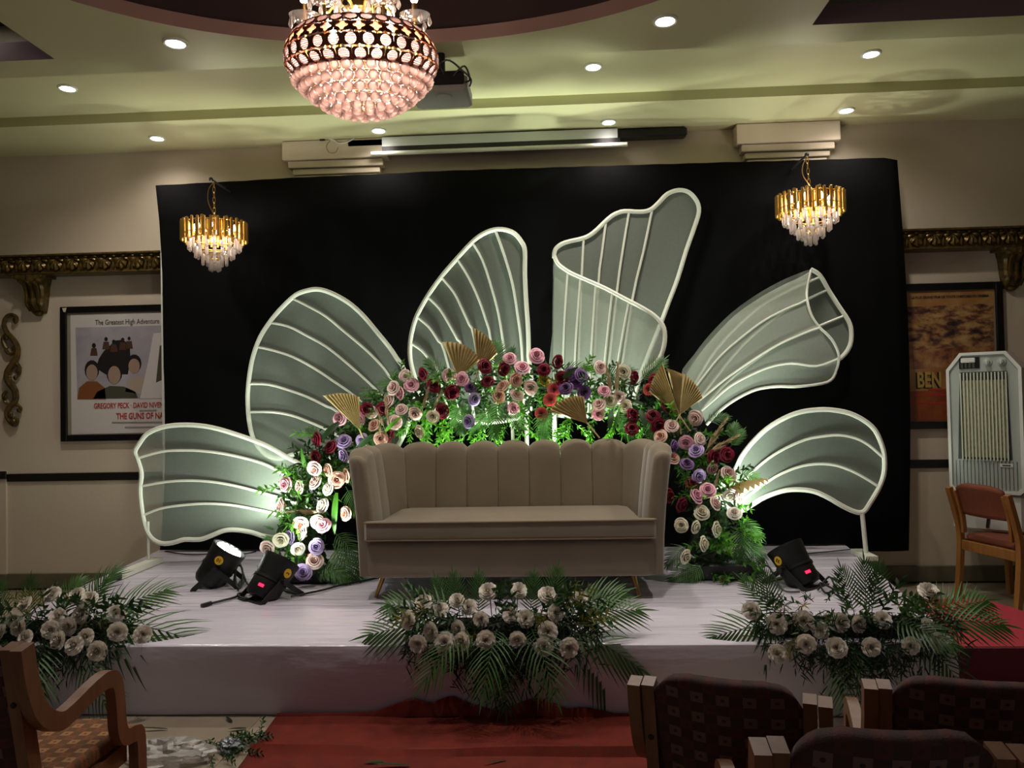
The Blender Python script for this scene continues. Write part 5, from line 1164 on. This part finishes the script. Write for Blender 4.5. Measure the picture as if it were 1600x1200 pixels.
chair_at(.95, 1.84, -14, 'checked-back armchair seen from behind at the right, before the right arrangement', (.94, 1, .90))
chair_at(.535, 1.30, -3, 'nearest checked-back armchair, its rounded top at the bottom of the view', (.89, 1, 1.03))
chair_at(.985, 1.30, 0, 'armchair at the bottom right corner, only its left post top in view', (.89, 1, 1.03))

# ------------------------------------------------------------------ litter on the floor
LITT = [blade_mesh('fallen_leaf', .16, .02, .1, M['litter_green']), blade_mesh('fallen_leaf', .12, .03, .15, M['litter_green'])]
for i, (x, y, an, k, s, lab) in enumerate(((325,1157,.6,0,1.0,'narrow dark leaf on the bare floor between the left armchair and carpet'), (262,1139,.1,0,.8,'thin dry stalk lying flat on the tiles near the stage front'), (362,1128,-.8,1,.6,'small dark leaf close to the stage front, left of the carpet'),
        (385,1138,.3,1,.7,'curled leaf at the left edge of the red carpet'), (600,1190,.2,1,.7,'green leaf scrap at the bottom middle of the red carpet'), (640,1196,.1,0,1.0,'long flat leaf lying on the lower red carpet'), (905,1165,.5,1,.5,'pale leaf scrap on the carpet near the armchair'), (790,1188,.4,0,.6,'leaf strip at the carpet centre near the camera'),(1000,1140,1.2,1,.5,'dark leaf scrap on the carpet beside the armchair post'))):
    p = on_z(x, y, .016 if x > 420 else .005); o = link('fallen_leaf', LITT[k]); o.location = p; o.rotation_euler = (0, 0, an+pi/2); o.scale = (s, s, .5*s); tag(o, lab, 'leaf', 'fallen leaves on the floor')
def crumple(name, label, px, py, rx, ry, h, m, seed, cat):
    g = random.Random(seed); c = on_z(px, py, 0); bm = bmesh.new(); bmesh.ops.create_icosphere(bm, subdivisions=4, radius=1)
    from mathutils import noise
    for v in bm.verts:
        n = noise.noise(v.co*2.2+Vector((seed, 0, 0)))*.5+noise.noise(v.co*5+Vector((0, seed, 0)))*.25; v.co *= 1+n
        v.co = Vector((v.co.x*rx, v.co.y*ry, max(v.co.z*h+h*.6, .004)))
    me = bpy.data.meshes.new(name); bm.to_mesh(me); bm.free(); me.materials.append(m); o = link(name, me); o.location = c; return tag(o, label, cat)
crumple('plastic_bag', 'crumpled clear plastic bag on the floor in front of the left armchair', 262, 1188, .16, .10, .045, M['plastic_bag'], 3, 'plastic bag')
crumple('paper_ball', 'crumpled grey paper ball among leaves by the red carpet', 360, 1174, .045, .04, .03, M['foil'], 5, 'paper')
crumple('paper_scrap', 'small white paper scrap on the lower red carpet', 768, 1178, .016, .012, .006, M['white'], 8, 'paper')
lt = thing('leaf_heap', 'heap of discarded green leaves on the floor left of the red carpet', 'leaves', on_z(350, 1172, 0)); g = random.Random(9)
for i in range(26):
    link('leafy_sprig', SD[g.choice((0, 2))], lt, mw=frame_to(Vector((g.gauss(0, .08), g.gauss(.0, .05), .02)), (g.uniform(-1, 1), g.uniform(-1, 1), .12), (0, 0, 1), g.uniform(.35, .6)))
